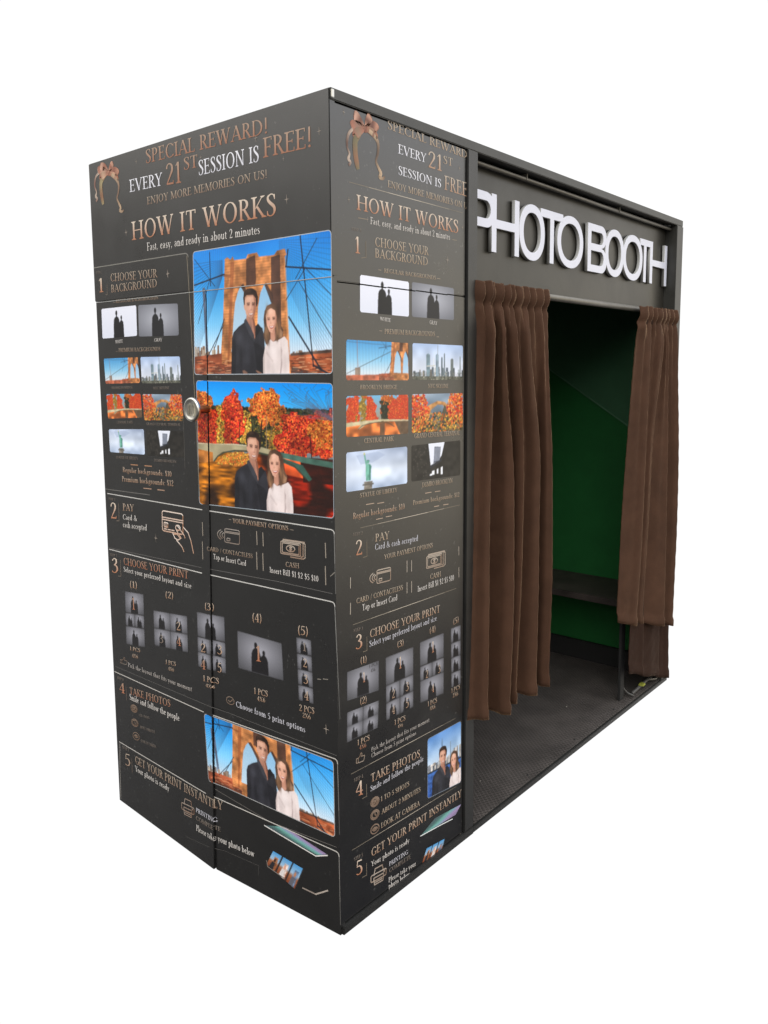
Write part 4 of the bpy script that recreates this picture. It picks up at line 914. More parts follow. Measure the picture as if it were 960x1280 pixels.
def pic_park_thumb(w, h, seed=12):
    cv = Canvas(w, h); cv.grad([(0, (110, 176, 216)), (.5, (150, 150, 140)), (1, (120, 80, 50))])
    for (poly, fam, n) in ([(.0, -.02), (.2, -.02), (.22, .68), (0, .68)], 'r', 900), ([(.2, -.02), (.34, -.02), (.34, .66), (.2, .66)], 'y', 500), ([(.28, .05), (.44, -.02), (.5, .64), (.3, .66)], 'r', 800), ([(.52, -.02), (.76, -.02), (.74, .6), (.54, .64)], 'o', 700), ([(.53, .2), (.66, .2), (.66, .66), (.53, .66)], 'g', 400), ([(.68, .3), (.8, .08), (1.02, .0), (1.02, .64), (.66, .64)], 'r', 1000):
        cols = {'r': RED[:2] + ORG[:2] + RED[3:4], 'o': ORG, 'y': YEL, 'g': GRN}[fam]
        m_ = cv.rough(poly, seed + n, .07); cv.a[m_] = np.array(cols[1], float) * .8
        cv.dabs(n // 2, seed + n, cols, .016, lambda u, v: m_[min(cv.H - 1, int(v * cv.H)), min(cv.W - 1, int(u * cv.W))])
    lo = cv.v > .66; n2 = cv.noise(seed, 14)
    wat = np.array((222, 122, 60.)) * (.55 + .8 * n2[..., None]); cv.a[lo] = wat[lo]
    cv.poly([(.76, .66), (1.02, .66), (1.02, 1), (.86, 1)], (84, 72, 58), .9, .3, 2)
    cv.poly([(.52, .7), (.6, .7), (.6, 1), (.52, 1)], (84, 66, 50), .8)
    cv.poly([(0, .66), (.3, .62), (.55, .60), (1, .64), (1, .67), (.55, .65), (.32, .70), (.2, .82), (.17, .82), (.22, .72), (0, .76)], (198, 186, 150), 1, .15, 3)
    for (x0, y0, x1, y1) in ((.18, .82, .24, .74), (.24, .74, .36, .69), (.36, .69, .5, .67), (.5, .67, .66, .7), (.66, .7, .76, .8)): cv.line(x0, y0, x1, y1, .012, (66, 60, 46), .8)
    return cv
def r_(u, v): return True
def PK_deck(x): return np.interp(x, [0, .15, .3, .5, .65, .8, 1], PK['deckline'])
def pic_arch(w, h, seed=5):
    cv = Canvas(w, h); cv.grad([(0, (150, 168, 186)), (.35, (110, 128, 146)), (1, (96, 84, 60))])
    cv.a += ((cv.noise(seed, 6) - .5) * 60)[..., None]
    cv.poly([(.12, .62), (.28, .32), (.48, .19), (.62, .22), (.78, .42), (.9, .7), (.8, .75), (.70, .5), (.58, .30), (.48, .29), (.36, .42), (.3, .75), (.1, .9)], (190, 138, 84), 1, .3, seed)
    cv.poly([(.62, .3), (.72, .45), (.8, .7), (.72, .95), (.5, .95), (.55, .6)], (84, 78, 62), 1, .3, seed)
    cv.dabs(900, seed, ORG + RED, .03, lambda u, v: u < .34 - .25 * abs(v - .45) and v > .03)
    cv.dabs(900, seed + 1, RED + ORG, .03, lambda u, v: u > .74 + .2 * abs(v - .4) - .08 and v < .8)
    cv.dabs(700, seed + 2, YEL + ORG + GRN, .03, lambda u, v: v > .6 + .3 * abs(u - .5) - .12)
    return cv
def pic_skyline(w, h, seed=6):
    cv = Canvas(w, h); cv.grad([(0, (168, 190, 226)), (.5, (206, 216, 234)), (1, (214, 216, 224))])
    cv.a += ((cv.noise(seed, 7) - .5) * 34)[..., None]
    r = random.Random(seed)
    for i in range(44):
        x = r.uniform(0, 1); t_ = .86 - r.uniform(.04, .3) * (1 - abs(x - .6)); ww = r.uniform(.02, .05)
        c = r.choice([(92, 104, 116), (120, 132, 140), (70, 78, 84), (140, 148, 152), (104, 100, 92)])
        cv.poly([(x, t_), (x + ww, t_), (x + ww, .95), (x, .95)], c, 1, .3, i)
    for (x, t_, ww, c) in ((.26, .3, .07, (112, 132, 142)), (.44, .3, .06, (128, 150, 166)), (.475, .04, .012, (150, 160, 170)), (.55, .38, .03, (96, 112, 122)), (.605, .27, .022, (110, 124, 132)), (.74, .42, .06, (104, 112, 112)), (.93, .34, .02, (120, 128, 132))):
        cv.poly([(x, t_), (x + ww / 2, t_ - .04), (x + ww, t_), (x + ww, .95), (x, .95)], c, 1, .25, int(x * 99))
    cv.line(.4, .38, .41, .95, .008, (228, 230, 226)); cv.line(.43, .6, .44, .95, .012, (236, 236, 230)); cv.line(.27, .62, .42, .6, .015, (196, 196, 190))
    cv.poly([(0, .9), (1, .9), (1, 1), (0, 1)], (86, 88, 78), 1, .5, 4)
    cv.dabs(240, seed, [(60, 66, 56), (150, 146, 130), (96, 92, 80), (206, 200, 186)], .015, lambda u, v: v > .8)
    return cv
def pic_liberty(w, h, seed=7):
    cv = Canvas(w, h); cv.grad([(0, (170, 184, 210)), (.5, (206, 216, 232)), (1, (190, 206, 232))])
    n = cv.noise(seed, 4) * .6 + cv.noise(seed + 1, 9) * .4; cv.a += ((n - .5) * 90)[..., None]
    cv.poly([(.15, .1), (.5, .05), (.62, .16), (.42, .32), (.22, .34)], (150, 166, 196), .45)
    g, gd = (104, 164, 146), (66, 120, 108)
    cv.poly([(.27, .10), (.292, .10), (.32, .36), (.30, .38)], g); cv.ellipse(.278, .08, .012, .03, (196, 190, 120))
    cv.ellipse(.335, .30, .022, .045, g)
    cv.poly([(.305, .26), (.335, .24), (.37, .27), (.36, .28)], gd)
    cv.poly([(.30, .36), (.33, .345), (.37, .36), (.395, .42), (.385, .5), (.38, .78), (.305, .78), (.30, .55)], g, 1, .3, 3)
    cv.poly([(.35, .36), (.37, .36), (.395, .42), (.385, .5), (.38, .78), (.355, .78)], gd, .8)
    cv.poly([(.27, .80), (.41, .80), (.41, .86), (.40, 1), (.27, 1), (.28, .86)], (118, 112, 104), 1, .3, 5)
    cv.poly([(.25, .86), (.43, .86), (.43, .9), (.25, .9)], (96, 92, 86))
    return cv
def pic_dumbo(w, h, seed=8):
    cv = Canvas(w, h); cv.a[:] = (40, 38, 35)
    cv.a *= (.8 + .5 * cv.noise(seed, 16))[..., None]
    cv.poly([(.33, 0), (.66, 0), (.60, .36), (.50, .56), (.38, .68)], (226, 230, 242))
    cv.poly([(.45, .1), (.58, .12), (.56, .5), (.43, .56)], (72, 78, 92), 1, .4, 2)
    for i in range(5): cv.line(.45 + .026 * i, .14, .44 + .026 * i, .5, .012, (190, 196, 212))
    cv.poly([(.36, .62), (.6, .46), (.6, .52), (.37, .70)], (46, 48, 54))
    for x, y, a, b in ((.4, .78, .05, .1), (.5, .74, .03, .13), (.58, .70, .04, .2), (.36, .86, .04, .04)): cv.poly([(x, y), (x + a, y - .02), (x + a, y + b), (x, y + b)], (232, 234, 240))
    r = random.Random(4)
    for i in range(40): x, y = r.uniform(.02, .3), r.uniform(.02, .9); cv.poly([(x, y), (x + .02, y), (x + .02, y + .035), (x, y + .035)], (84, 78, 72), .6)
    return cv
def pic_plain(w, h, white, ar):
    cv = Canvas(w, h)
    if white: cv.grad([(0, (226, 228, 240)), (1, (216, 220, 234))])
    else:
        d = np.hypot((cv.u - .5), cv.v - .45); cv.grad([(0, (176, 178, 188)), (.75, (104, 106, 114))], d)
    silhouette(cv, .5, .10, .9, (24, 24, 26) if white else (34, 34, 37), ar)
    return cv
def pic_tiles(w, h, rows, wm, hm, seed=1):
    """print layout sample: rows = list of (height fraction, number of tiles)."""
    cv = Canvas(w, h); cv.a[:] = (34, 33, 33); y = 0
    for hh, n in rows:
        for i in range(n):
            m_ = (cv.v >= y + .006) & (cv.v < y + hh - .006) & (cv.u >= i / n + .012 / n) & (cv.u < (i + 1) / n - .012 / n)
            uu = (cv.u * n - i); vv = (cv.v - y) / hh
            d = np.hypot(uu - .5, vv - .4); g = np.interp(d, [0, .85], [158, 62])
            cv.a[m_] = np.stack([g, g, g * 1.06], -1)[m_]
            sub = Canvas(2, 2); ar = (wm / n) / (hm * hh)
            def pm(pts): return [((i + a) / n, y + b * hh) for a, b in pts]
            k = 1 / ar
            for (x, t_, s) in ((.5 - .13 * k, .18, .84), (.5 + .15 * k, .34, .68)):
                cv.poly(pm([(x + .075 * s * k * math.cos(q * .4), t_ + .1 * s + .1 * s * math.sin(q * .4)) for q in range(16)]), (30, 29, 31))
                cv.poly(pm([(x + a * s * k, min(.985, t_ + b * s)) for a, b in [(-.04, .17), (-.15, .27), (-.2, .4), (-.22, 1.0), (.22, 1.0), (.2, .4), (.15, .27), (.04, .17)]]), (30, 29, 31))
        y += hh
    return cv
def pic_harbour(w, h, wm, hm, cpos, ck):
    cv = Canvas(w, h); cv.grad([(0, (92, 142, 208)), (.35, (168, 196, 226)), (.55, (196, 208, 222)), (.56, (52, 92, 160)), (1, (38, 70, 134))])
    cv.a += ((cv.noise(3, 5) - .5) * 40)[..., None]
    r = random.Random(9)
    for i in range(40):
        x = r.uniform(-.02, 1); t_ = .56 - r.uniform(.03, .16) * (1.2 if x > .7 else .7); ww = r.uniform(.03, .08)
        cv.poly([(x, t_), (x + ww, t_), (x + ww, .585), (x, .585)], r.choice([(168, 164, 160), (196, 190, 184), (120, 124, 132), (142, 132, 124), (90, 96, 104)]), 1, .3, i)
    cv.poly([(.40, .18), (.425, .1), (.45, .18), (.46, .56), (.39, .56)], (110, 140, 176))
    cv.poly([(.66, .24), (.69, .24), (.69, .56), (.66, .56)], (128, 148, 172))
    cv.poly([(0, .575), (1, .575), (1, .6), (0, .6)], (40, 46, 54))
    cv.a[cv.v > .6] *= (.8 + .45 * cv.noise(5, 26)[cv.v > .6])[:, None]
    couple(cv, cpos[0], cpos[1], ck, wm, hm, seed=11)
    return cv
def pic_sheen(w, h):
    cv = Canvas(w, h); k = cv.u * .75 + cv.v * .25 + .08 * (cv.noise(2, 6) - .5)
    cv.grad([(0, (70, 78, 84)), (.25, (72, 104, 102)), (.45, (104, 160, 150)), (.6, (124, 150, 168)), (.78, (150, 128, 168)), (1, (122, 112, 140))], k); return cv
def pic_strip(w, h):
    cv = Canvas(w, h); cv.grad([(0, (74, 142, 196)), (.45, (150, 180, 206)), (.6, (150, 96, 66)), (1, (120, 60, 36))])
    for i in range(3):
        x = i / 3
        cv.poly([(x + .29, 0), (x + .335, 0), (x + .335, 1), (x + .29, 1)], (40, 36, 36))
        cv.poly([(x + .12, .25), (x + .24, .25), (x + .26, 1), (x + .09, 1)], ((150, 96, 60), (206, 188, 180), (96, 120, 150))[i], .9, .5, i)
        cv.ellipse(x + .16, .45, .035, .12, ((60, 44, 40), (206, 150, 126), (170, 120, 90))[i])
        cv.poly([(x + .1, .6), (x + .2, .58), (x + .22, 1), (x + .08, 1)], ((40, 40, 44), (206, 200, 198), (90, 90, 100))[i])
    return cv

# line icons, unit box, y up
def circ(cx, cy, r, n=14, a0=0, a1=360): return [(cx + r * math.cos(math.radians(a0 + (a1 - a0) * i / n)), cy + r * math.sin(math.radians(a0 + (a1 - a0) * i / n))) for i in range(n + 1)]
def rrect(x0, y0, x1, y1, r):
    return circ(x1 - r, y1 - r, r, 4, 0, 90) + circ(x0 + r, y1 - r, r, 4, 90, 180) + circ(x0 + r, y0 + r, r, 4, 180, 270) + circ(x1 - r, y0 + r, r, 4, 270, 360) + [(x1, y1 - r)]
ICON = {
 'cardhand': [rrect(.02, .42, .68, .98, .06), [(.03, .80), (.68, .80)], [(.03, .74), (.68, .74)], rrect(.08, .54, .2, .66, .02), [(.14, .54), (.14, .66)], [(.08, .48), (.16, .48)], [(.2, .48), (.28, .48)], [(.32, .48), (.40, .48)],
              circ(.52, .58, .07), [(.5, .64), (.58, .56), (.72, .40), (.74, .34)], [(.45, .56), (.52, .44), (.62, .32)], [(.36, .40), (.42, .28), (.52, .24), (.6, .3), (.5, .4), (.38, .38)], [(.48, .22), (.58, .14), (.66, .06), (.70, -.04)], [(.70, .62), (.84, .5), (.92, .3), (1.0, -.02)]],
 'contactless': [rrect(.34, .05, 1.0, .95, .09), [(.34, .70), (1.0, .70)], [(.34, .78), (1.0, .78)], rrect(.44, .18, .58, .34, .03), circ(.42, .5, .2, 8, 130, 230), circ(.42, .5, .3, 8, 130, 230), circ(.42, .5, .41, 8, 130, 230)],
 'cash': [rrect(.0, .18, .80, .88, .06), rrect(.06, .26, .74, .80, .05), circ(.4, .53, .17, 16), [(.45, .60), (.38, .63), (.36, .57), (.44, .51), (.43, .45), (.35, .46)], [(.4, .68), (.4, .40)], [(.06, .9), (.1, .96), (.88, .96), (.9, .9), (.9, .2), (.82, .14)], [(.92, .94), (.98, .9), (.98, .14), (.9, .06), (.4, .06)], [(.1, 1.0), (.95, 1.0)]],
 'printer': [[(.22, .62), (.28, .98), (.74, .98), (.8, .62)], rrect(.02, .26, .98, .66, .09), [(.2, .44), (.8, .44)], [(.2, .38), (.24, .02), (.78, .02), (.82, .38)], [(.3, .24), (.72, .24)], [(.3, .14), (.72, .14)], circ(.86, .54, .03, 8)],
 'thumb': [rrect(.0, .02, .22, .52, .04), [(.22, .06), (.34, .0), (.8, .0), (.88, .08), (.98, .5), (.9, .6), (.6, .6), (.66, .82), (.62, .98), (.5, .96), (.44, .72), (.22, .5)]],
 'check': [circ(.5, .5, .48, 18), [(.26, .5), (.45, .3), (.78, .7)]],
 'camera': [circ(.5, .5, .48, 18), circ(.5, .5, .36, 14), rrect(.26, .34, .74, .64, .06), circ(.5, .49, .1, 10)],
 'clock': [circ(.5, .5, .48, 18), circ(.5, .5, .34, 14), [(.5, .7), (.5, .48), (.64, .4)]],
 'eye': [circ(.5, .5, .48, 18), [(.2, .5), (.35, .64), (.5, .68), (.65, .64), (.8, .5), (.65, .36), (.5, .32), (.35, .36), (.2, .5)], circ(.5, .5, .11, 10)],
}
def icon(name, face, quad, w, col, col2):
    """quad: BL, BR, TL corner in face coordinates."""
    (b, r, t_) = [np.array(q, float) for q in quad]; ik = Ink()
    for pl in ICON[name]:
        stroke(ik, face, [tuple(b + (r - b) * x + (t_ - b) * y) for x, y in pl], w, col, .0004, col2)
    ik.finish('printed_icon')
def sparkle(ik, face, a, z, r, col=(190, 175, 160)):
    c = lin(col)
    for (dx, dz) in ((1, 0), (0, 1), (-1, 0), (0, -1)):
        ik.poly(face, [(a, z), (a + dx * r - dz * r * .13 + 0, z + dz * r * 1.3 + dx * r * .0), (a + dx * r * .2 + dz * r * .13, z + dz * r * .2 + dx * r * .13)], c, .0004)
        ik.poly(face, [(a - dz * r * .13, z - dx * r * .13), (a + dx * r, z + dz * r * 1.3), (a + dz * r * .13, z + dx * r * .13)], c, .00042)

# ------------------------------------------------------------------ lay the printing on the booth
TEXTS = {'L_head': [('L', 'SPECIAL REWARD!', 0.3094, 2.0507, 0.8325, 2.037, 0.0376, 'copper'), ('L', 'EVERY', 0.2225, 1.9835, 0.3855, 1.979, 0.0349, 'white'), ('L', '21', 0.4024, 1.9765, 0.4753, 1.973, 0.0568, 'copper'),
            ('L', 'ST', 0.4872, 2.004, 0.5507, 2.0024, 0.0324, 'copper'), ('L', 'SESSION IS', 0.5518, 1.9794, 0.7967, 1.9758, 0.0389, 'white'), ('L', 'FREE!', 0.8133, 1.9816, 0.9841, 1.9777, 0.047, 'copper'),
            ('L', 'ENJOY MORE MEMORIES ON US!', 0.3082, 1.9366, 0.8258, 1.9315, 0.0206, 'bronze')],
 'L_num': [('L', '1', 0.1434, 0.7015, 0.1621, 0.7035, 0.0387, 'copper2'), ('L', '2', 0.3933, 0.6878, 0.415, 0.6902, 0.0257, 'gold2'), ('L', '3', 0.2964, 0.6274, 0.3209, 0.6298, 0.0249, 'dim'),
           ('L', '4', 0.3913, 0.6396, 0.4159, 0.6429, 0.0258, 'copper2'), ('L', '1', 0.7459, 0.6736, 0.7682, 0.6757, 0.0437, 'copper2'), ('L', '2', 0.5147, 0.6497, 0.5401, 0.6527, 0.0248, 'gold2'),
           ('L', '3', 0.5883, 0.6595, 0.6104, 0.6613, 0.0258, 'gold2'), ('L', '4', 0.5133, 0.5984, 0.5388, 0.6017, 0.028, 'copper2'), ('L', '5', 0.587, 0.6061, 0.6069, 0.6077, 0.0275, 'gold2'),
           ('L', '1', 0.9233, 0.741, 0.937, 0.7412, 0.0221, 'dim'), ('L', '2', 0.9242, 0.6985, 0.9389, 0.6991, 0.0222, 'gold2'), ('L', '3', 0.9252, 0.6544, 0.9416, 0.6557, 0.0237, 'gold2'),
           ('L', '4', 0.9261, 0.6102, 0.9426, 0.6116, 0.0238, 'gold2')],
 'L_step1': [('L', 'STEP 1', 0.0168, 1.7638, 0.0463, 1.7631, 0.0069, 'dim'), ('L', '1', 0.0258, 1.7052, 0.0553, 1.7049, 0.0431, 'gold'), ('L', 'CHOOSE YOUR', 0.0975, 1.7334, 0.3434, 1.7278, 0.0237, 'bronze'),
             ('L', 'BACKGROUND', 0.0979, 1.7004, 0.3416, 1.7003, 0.0232, 'bronze'), ('L', 'REGULAR BACKGROUNDS', 0.1215, 1.6676, 0.3439, 1.6654, 0.0096, 'bronze'),
             ('L', 'WHITE', 0.1088, 1.5439, 0.1511, 1.5456, 0.0098, 'silver'), ('L', 'GRAY', 0.3186, 1.5433, 0.3583, 1.5438, 0.0098, 'silver'),
             ('L', 'PREMIUM BACKGROUNDS', 0.1259, 1.5176, 0.3476, 1.5165, 0.0115, 'bronze'), ('L', 'BROOKLYN BRIDGE', 0.077, 1.4025, 0.1964, 1.4054, 0.0077, 'dim'),
             ('L', 'NYC SKYLINE', 0.3065, 1.4037, 0.3874, 1.4056, 0.0078, 'dim'), ('L', 'CENTRAL PARK', 0.098, 1.2944, 0.1893, 1.2985, 0.0077, 'dim'),
             ('L', 'GRAND CENTRAL TERMINAL', 0.2629, 1.2962, 0.4383, 1.3004, 0.0074, 'dim'), ('L', 'STATUE OF LIBERTY', 0.0859, 1.183, 0.2113, 1.1874, 0.0084, 'dim'),
             ('L', 'DUMBO BROOKLYN', 0.3, 1.1883, 0.4129, 1.1918, 0.008, 'dim'), ('L', 'Regular backgrounds: $10', 0.1215, 1.1425, 0.3876, 1.1496, 0.0156, 'gold2'),
             ('L', 'Premium backgrounds: $12', 0.1148, 1.1121, 0.3959, 1.122, 0.0169, 'gold2')],
 'L_step2': [('L', 'STEP 2', 0.0285, 1.0444, 0.0681, 1.0451, 0.0069, 'dim'), ('L', '2', 0.0344, 0.9838, 0.0744, 0.9869, 0.0515, 'gold'), ('L', 'PAY', 0.1127, 1.019, 0.1764, 1.022, 0.0218, 'gold2'),
             ('L', 'Card &', 0.1104, 0.9895, 0.1937, 0.9937, 0.0168, 'silver'), ('L', 'cash accepted', 0.1085, 0.9642, 0.2477, 0.9704, 0.0185, 'silver'),
             ('L', 'YOUR PAYMENT OPTIONS', 0.6634, 1.045, 0.8788, 1.049, 0.0122, 'gold2'), ('L', 'CARD / CONTACTLESS', 0.5535, 0.9528, 0.7415, 0.957, 0.0119, 'bronze'),
             ('L', 'Tap or Insert Card', 0.5785, 0.9322, 0.7152, 0.9319, 0.0148, 'silver'), ('L', 'CASH', 0.8672, 0.9532, 0.9158, 0.9558, 0.013, 'bronze'),
             ('L', 'Insert Bill $1 $2 $5 $10', 0.8069, 0.9289, 0.9829, 0.9317, 0.0146, 'silver')],
 'L_step3': [('L', 'STEP 3', 0.0202, 0.8583, 0.0642, 0.8615, 0.007, 'dim'), ('L', '3', 0.0268, 0.803, 0.0693, 0.8075, 0.0483, 'gold'), ('L', 'CHOOSE YOUR PRINT', 0.1037, 0.8413, 0.4606, 0.8557, 0.0231, 'copper2'),
             ('L', 'Select your preferred layout and size', 0.1019, 0.818, 0.4751, 0.8291, 0.0164, 'silver'), ('L', '(1)', 0.1329, 0.7716, 0.1824, 0.7763, 0.0214, 'gold2'),
             ('L', '(2)', 0.3365, 0.7761, 0.3835, 0.7802, 0.0202, 'gold2'), ('L', '(3)', 0.537, 0.7798, 0.5803, 0.7821, 0.0205, 'gold2'), ('L', '(4)', 0.7342, 0.7818, 0.7748, 0.7853, 0.0238, 'gold2'),
             ('L', '(5)', 0.9057, 0.7813, 0.9461, 0.7848, 0.0234, 'gold2'), ('L', '1 PCS', 0.1205, 0.561, 0.1838, 0.5684, 0.0123, 'gold2'), ('L', '4X6', 0.1316, 0.5395, 0.1698, 0.5445, 0.0123, 'gold2'),
             ('L', '1 PCS', 0.3293, 0.5673, 0.3858, 0.5733, 0.0132, 'gold2'), ('L', '4X6', 0.3427, 0.5502, 0.3752, 0.5537, 0.0116, 'gold2'), ('L', '1 PCS', 0.5252, 0.5651, 0.5939, 0.5713, 0.0171, 'gold2'),
             ('L', '4X6', 0.5376, 0.5506, 0.5768, 0.5534, 0.0101, 'gold2'), ('L', '1 PCS', 0.7376, 0.5797, 0.792, 0.5832, 0.0169, 'gold2'), ('L', '4X6', 0.7494, 0.5629, 0.7817, 0.5653, 0.0125, 'gold2'),
             ('L', '2 PCS', 0.9079, 0.5761, 0.9618, 0.5807, 0.0169, 'gold2'), ('L', '2X6', 0.9196, 0.5609, 0.9489, 0.5626, 0.0127, 'gold2'),
             ('L', 'Pick the layout that fits your moment', 0.1047, 0.5015, 0.4678, 0.5175, 0.0142, 'soft'), ('L', 'Choose from 5 print options', 0.6643, 0.5229, 0.9289, 0.5219, 0.0166, 'silver2')],
 'L_step4': [('L', 'STEP 4', 0.0301, 0.4403, 0.0706, 0.444, 0.0091, 'dim'), ('L', '4', 0.0398, 0.3963, 0.0771, 0.4014, 0.0339, 'copper2'), ('L', 'TAKE PHOTOS', 0.1074, 0.4099, 0.3502, 0.4349, 0.0233, 'copper'),
             ('L', 'Smile and follow the people', 0.1058, 0.3901, 0.3983, 0.405, 0.0198, 'silver'), ('L', '1 TO 5 SHOTS', 0.1611, 0.3501, 0.2244, 0.3589, 0.008, 'dim'),
             ('L', 'ABOUT 2 MINUTES', 0.1648, 0.3111, 0.2558, 0.3208, 0.0089, 'dim'), ('L', 'LOOK AT CAMERA', 0.168, 0.2648, 0.2593, 0.2741, 0.009, 'dim')],
 'L_step5': [('L', 'STEP 5', 0.0436, 0.2014, 0.0881, 0.2046, 0.0094, 'dim'), ('L', '5', 0.0563, 0.1484, 0.0942, 0.1544, 0.0412, 'bronze'),
             ('L', 'GET YOUR PRINT INSTANTLY', 0.126, 0.1772, 0.6004, 0.1946, 0.0265, 'bronze'), ('L', 'Your photo is ready', 0.124, 0.1506, 0.3298, 0.1559, 0.0183, 'silver'),
             ('L', 'PRINTING', 0.4777, 0.147, 0.5773, 0.1503, 0.014, 'silver2'), ('L', 'COMPLETE', 0.4769, 0.1223, 0.5901, 0.1263, 0.0132, 'dim'),
             ('L', 'Please take your photo below', 0.4773, 0.0882, 0.7278, 0.1003, 0.019, 'silver')],
 'L_title': [('L', 'HOW IT WORKS', 0.2234, 1.8447, 0.8559, 1.8383, 0.0528, 'gold'), ('L', 'Fast, easy, and ready in about 2 minutes', 0.2989, 1.8069, 0.7933, 1.8003, 0.0226, 'silver')],
 'R_head': [('R', 'SPECIAL REWARD', 0.2091, 2.0531, 0.56, 2.0475, 0.0207, 'bronze2'), ('R', 'EVERY', 0.2515, 2.0022, 0.3684, 2.0006, 0.0228, 'white'), ('R', '21', 0.3757, 1.9913, 0.4404, 1.9913, 0.0418, 'beige'),
            ('R', 'ST', 0.4449, 2.0139, 0.4903, 2.0135, 0.0205, 'bronze2'), ('R', 'SESSION IS', 0.2512, 1.9503, 0.4359, 1.9476, 0.0217, 'white'), ('R', 'FREE', 0.4514, 1.9457, 0.561, 1.9437, 0.0374, 'beige'),
            ('R', 'ENJOY MORE MEMORIES ON U', 0.2091, 1.9126, 0.5613, 1.9098, 0.0162, 'bronze2')],
 'R_num': [('R', '1', 0.0965, 0.6535, 0.1058, 0.6524, 0.0271, 'gold'), ('R', '1', 0.2449, 0.6456, 0.2566, 0.645, 0.0333, 'gold'), ('R', '1', 0.3941, 0.6489, 0.4055, 0.6492, 0.0326, 'gold'),
           ('R', '2', 0.2139, 0.5716, 0.2269, 0.5707, 0.0238, 'gold2'), ('R', '3', 0.2741, 0.5728, 0.2876, 0.5719, 0.0253, 'gold2'), ('R', '4', 0.2135, 0.5263, 0.2265, 0.5252, 0.0239, 'gold2'),
           ('R', '5', 0.2738, 0.5241, 0.2874, 0.5244, 0.0264, 'gold2'), ('R', '2', 0.3652, 0.5822, 0.3772, 0.5815, 0.0225, 'gold2'), ('R', '3', 0.4245, 0.5793, 0.437, 0.5791, 0.024, 'gold2'),
           ('R', '4', 0.3934, 0.5305, 0.4056, 0.5296, 0.0228, 'gold')],
 'R_step1': [('R', 'STEP 1', 0.0725, 1.7896, 0.1068, 1.7907, 0.007, 'dim'), ('R', '1', 0.0824, 1.7379, 0.1023, 1.738, 0.0393, 'gold'), ('R', 'CHOOSE YOUR', 0.158, 1.762, 0.3779, 1.7623, 0.0222, 'bronze2'),
             ('R', 'BACKGROUND', 0.1576, 1.7349, 0.3757, 1.7349, 0.0218, 'bronze2'), ('R', 'REGULAR BACKGROUNDS', 0.1927, 1.701, 0.412, 1.7008, 0.0103, 'bronze2')],
 'R_step1b': [('R', 'WHITE', 0.1757, 1.581, 0.2177, 1.5785, 0.009, 'silver'), ('R', 'GRAY', 0.3838, 1.5802, 0.4188, 1.5787, 0.0097, 'silver'),
              ('R', 'PREMIUM BACKGROUNDS', 0.1929, 1.5482, 0.4081, 1.5477, 0.0123, 'bronze2'), ('R', 'BROOKLYN BRIDGE', 0.0974, 1.4095, 0.2424, 1.4069, 0.0105, 'bronze2'),
              ('R', 'NYC SKYLINE', 0.377, 1.4069, 0.4719, 1.405, 0.011, 'bronze2'), ('R', 'CENTRAL PARK', 0.1106, 1.2744, 0.2264, 1.272, 0.0117, 'bronze2'),
              ('R', 'GRAND CENTRAL TERMINAL', 0.3151, 1.2726, 0.5298, 1.2678, 0.0127, 'bronze2'), ('R', 'STATUE OF LIBERTY', 0.0926, 1.138, 0.2404, 1.1353, 0.0113, 'bronze2'),
              ('R', 'DUMBO BROOKLYN', 0.3498, 1.1346, 0.4944, 1.1321, 0.013, 'bronze2'), ('R', 'Regular backgrounds: $10', 0.0664, 1.0876, 0.2726, 1.0852, 0.015, 'gold2'),
              ('R', 'Premium backgrounds: $12', 0.3088, 1.0908, 0.5291, 1.0867, 0.0129, 'bronze2')],
 'R_step2': [('R', 'STEP 2', 0.0653, 1.0445, 0.1015, 1.043, 0.0078, 'dim'), ('R', '2', 0.0739, 0.993, 0.1001, 0.9917, 0.0379, 'gold'), ('R', 'PAY', 0.1504, 1.0155, 0.2064, 1.0142, 0.0204, 'bronze2'),
             ('R', 'Card & cash accepted', 0.1488, 0.9935, 0.3308, 0.9878, 0.016, 'silver2'), ('R', 'YOUR PAYMENT OPTIONS', 0.1858, 0.9625, 0.3986, 0.9579, 0.0127, 'bronze2'),
             ('R', 'CARD / CONTACTLESS', 0.0751, 0.8682, 0.2631, 0.8638, 0.0136, 'bronze2'), ('R', 'Tap or Insert Card', 0.0973, 0.8448, 0.239, 0.8401, 0.016, 'silver'),
             ('R', 'CASH', 0.3867, 0.8674, 0.4378, 0.8658, 0.0146, 'bronze2'), ('R', 'Insert Bill $1 $2 $5 $10', 0.3289, 0.8433, 0.5035, 0.8412, 0.0158, 'silver')],
 'R_step3': [('R', 'STEP 3', 0.0632, 0.7966, 0.0986, 0.7945, 0.0079, 'dim'), ('R', '3', 0.0701, 0.749, 0.0966, 0.7475, 0.0377, 'gold'), ('R', 'CHOOSE YOUR PRINT', 0.1259, 0.7653, 0.4339, 0.7606, 0.0212, 'gold2'),
             ('R', 'Select your preferred layout and size', 0.1236, 0.741, 0.4176, 0.7395, 0.0158, 'silver2'), ('R', '(1)', 0.0868, 0.7053, 0.1138, 0.7037, 0.0179, 'gold2'),
             ('R', '(2)', 0.0839, 0.5975, 0.1123, 0.5953, 0.0181, 'gold2'), ('R', '(3)', 0.2366, 0.7075, 0.2673, 0.7071, 0.0175, 'gold2'), ('R', '(4)', 0.3828, 0.7084, 0.4135, 0.7084, 0.0179, 'gold2'),
             ('R', '(5)', 0.4992, 0.7058, 0.5297, 0.7075, 0.0176, 'gold2'), ('R', '1 PCS', 0.1215, 0.6846, 0.156, 0.6836, 0.0091, 'dark'), ('R', '4X6', 0.128, 0.6712, 0.1463, 0.6703, 0.0091, 'dark'),
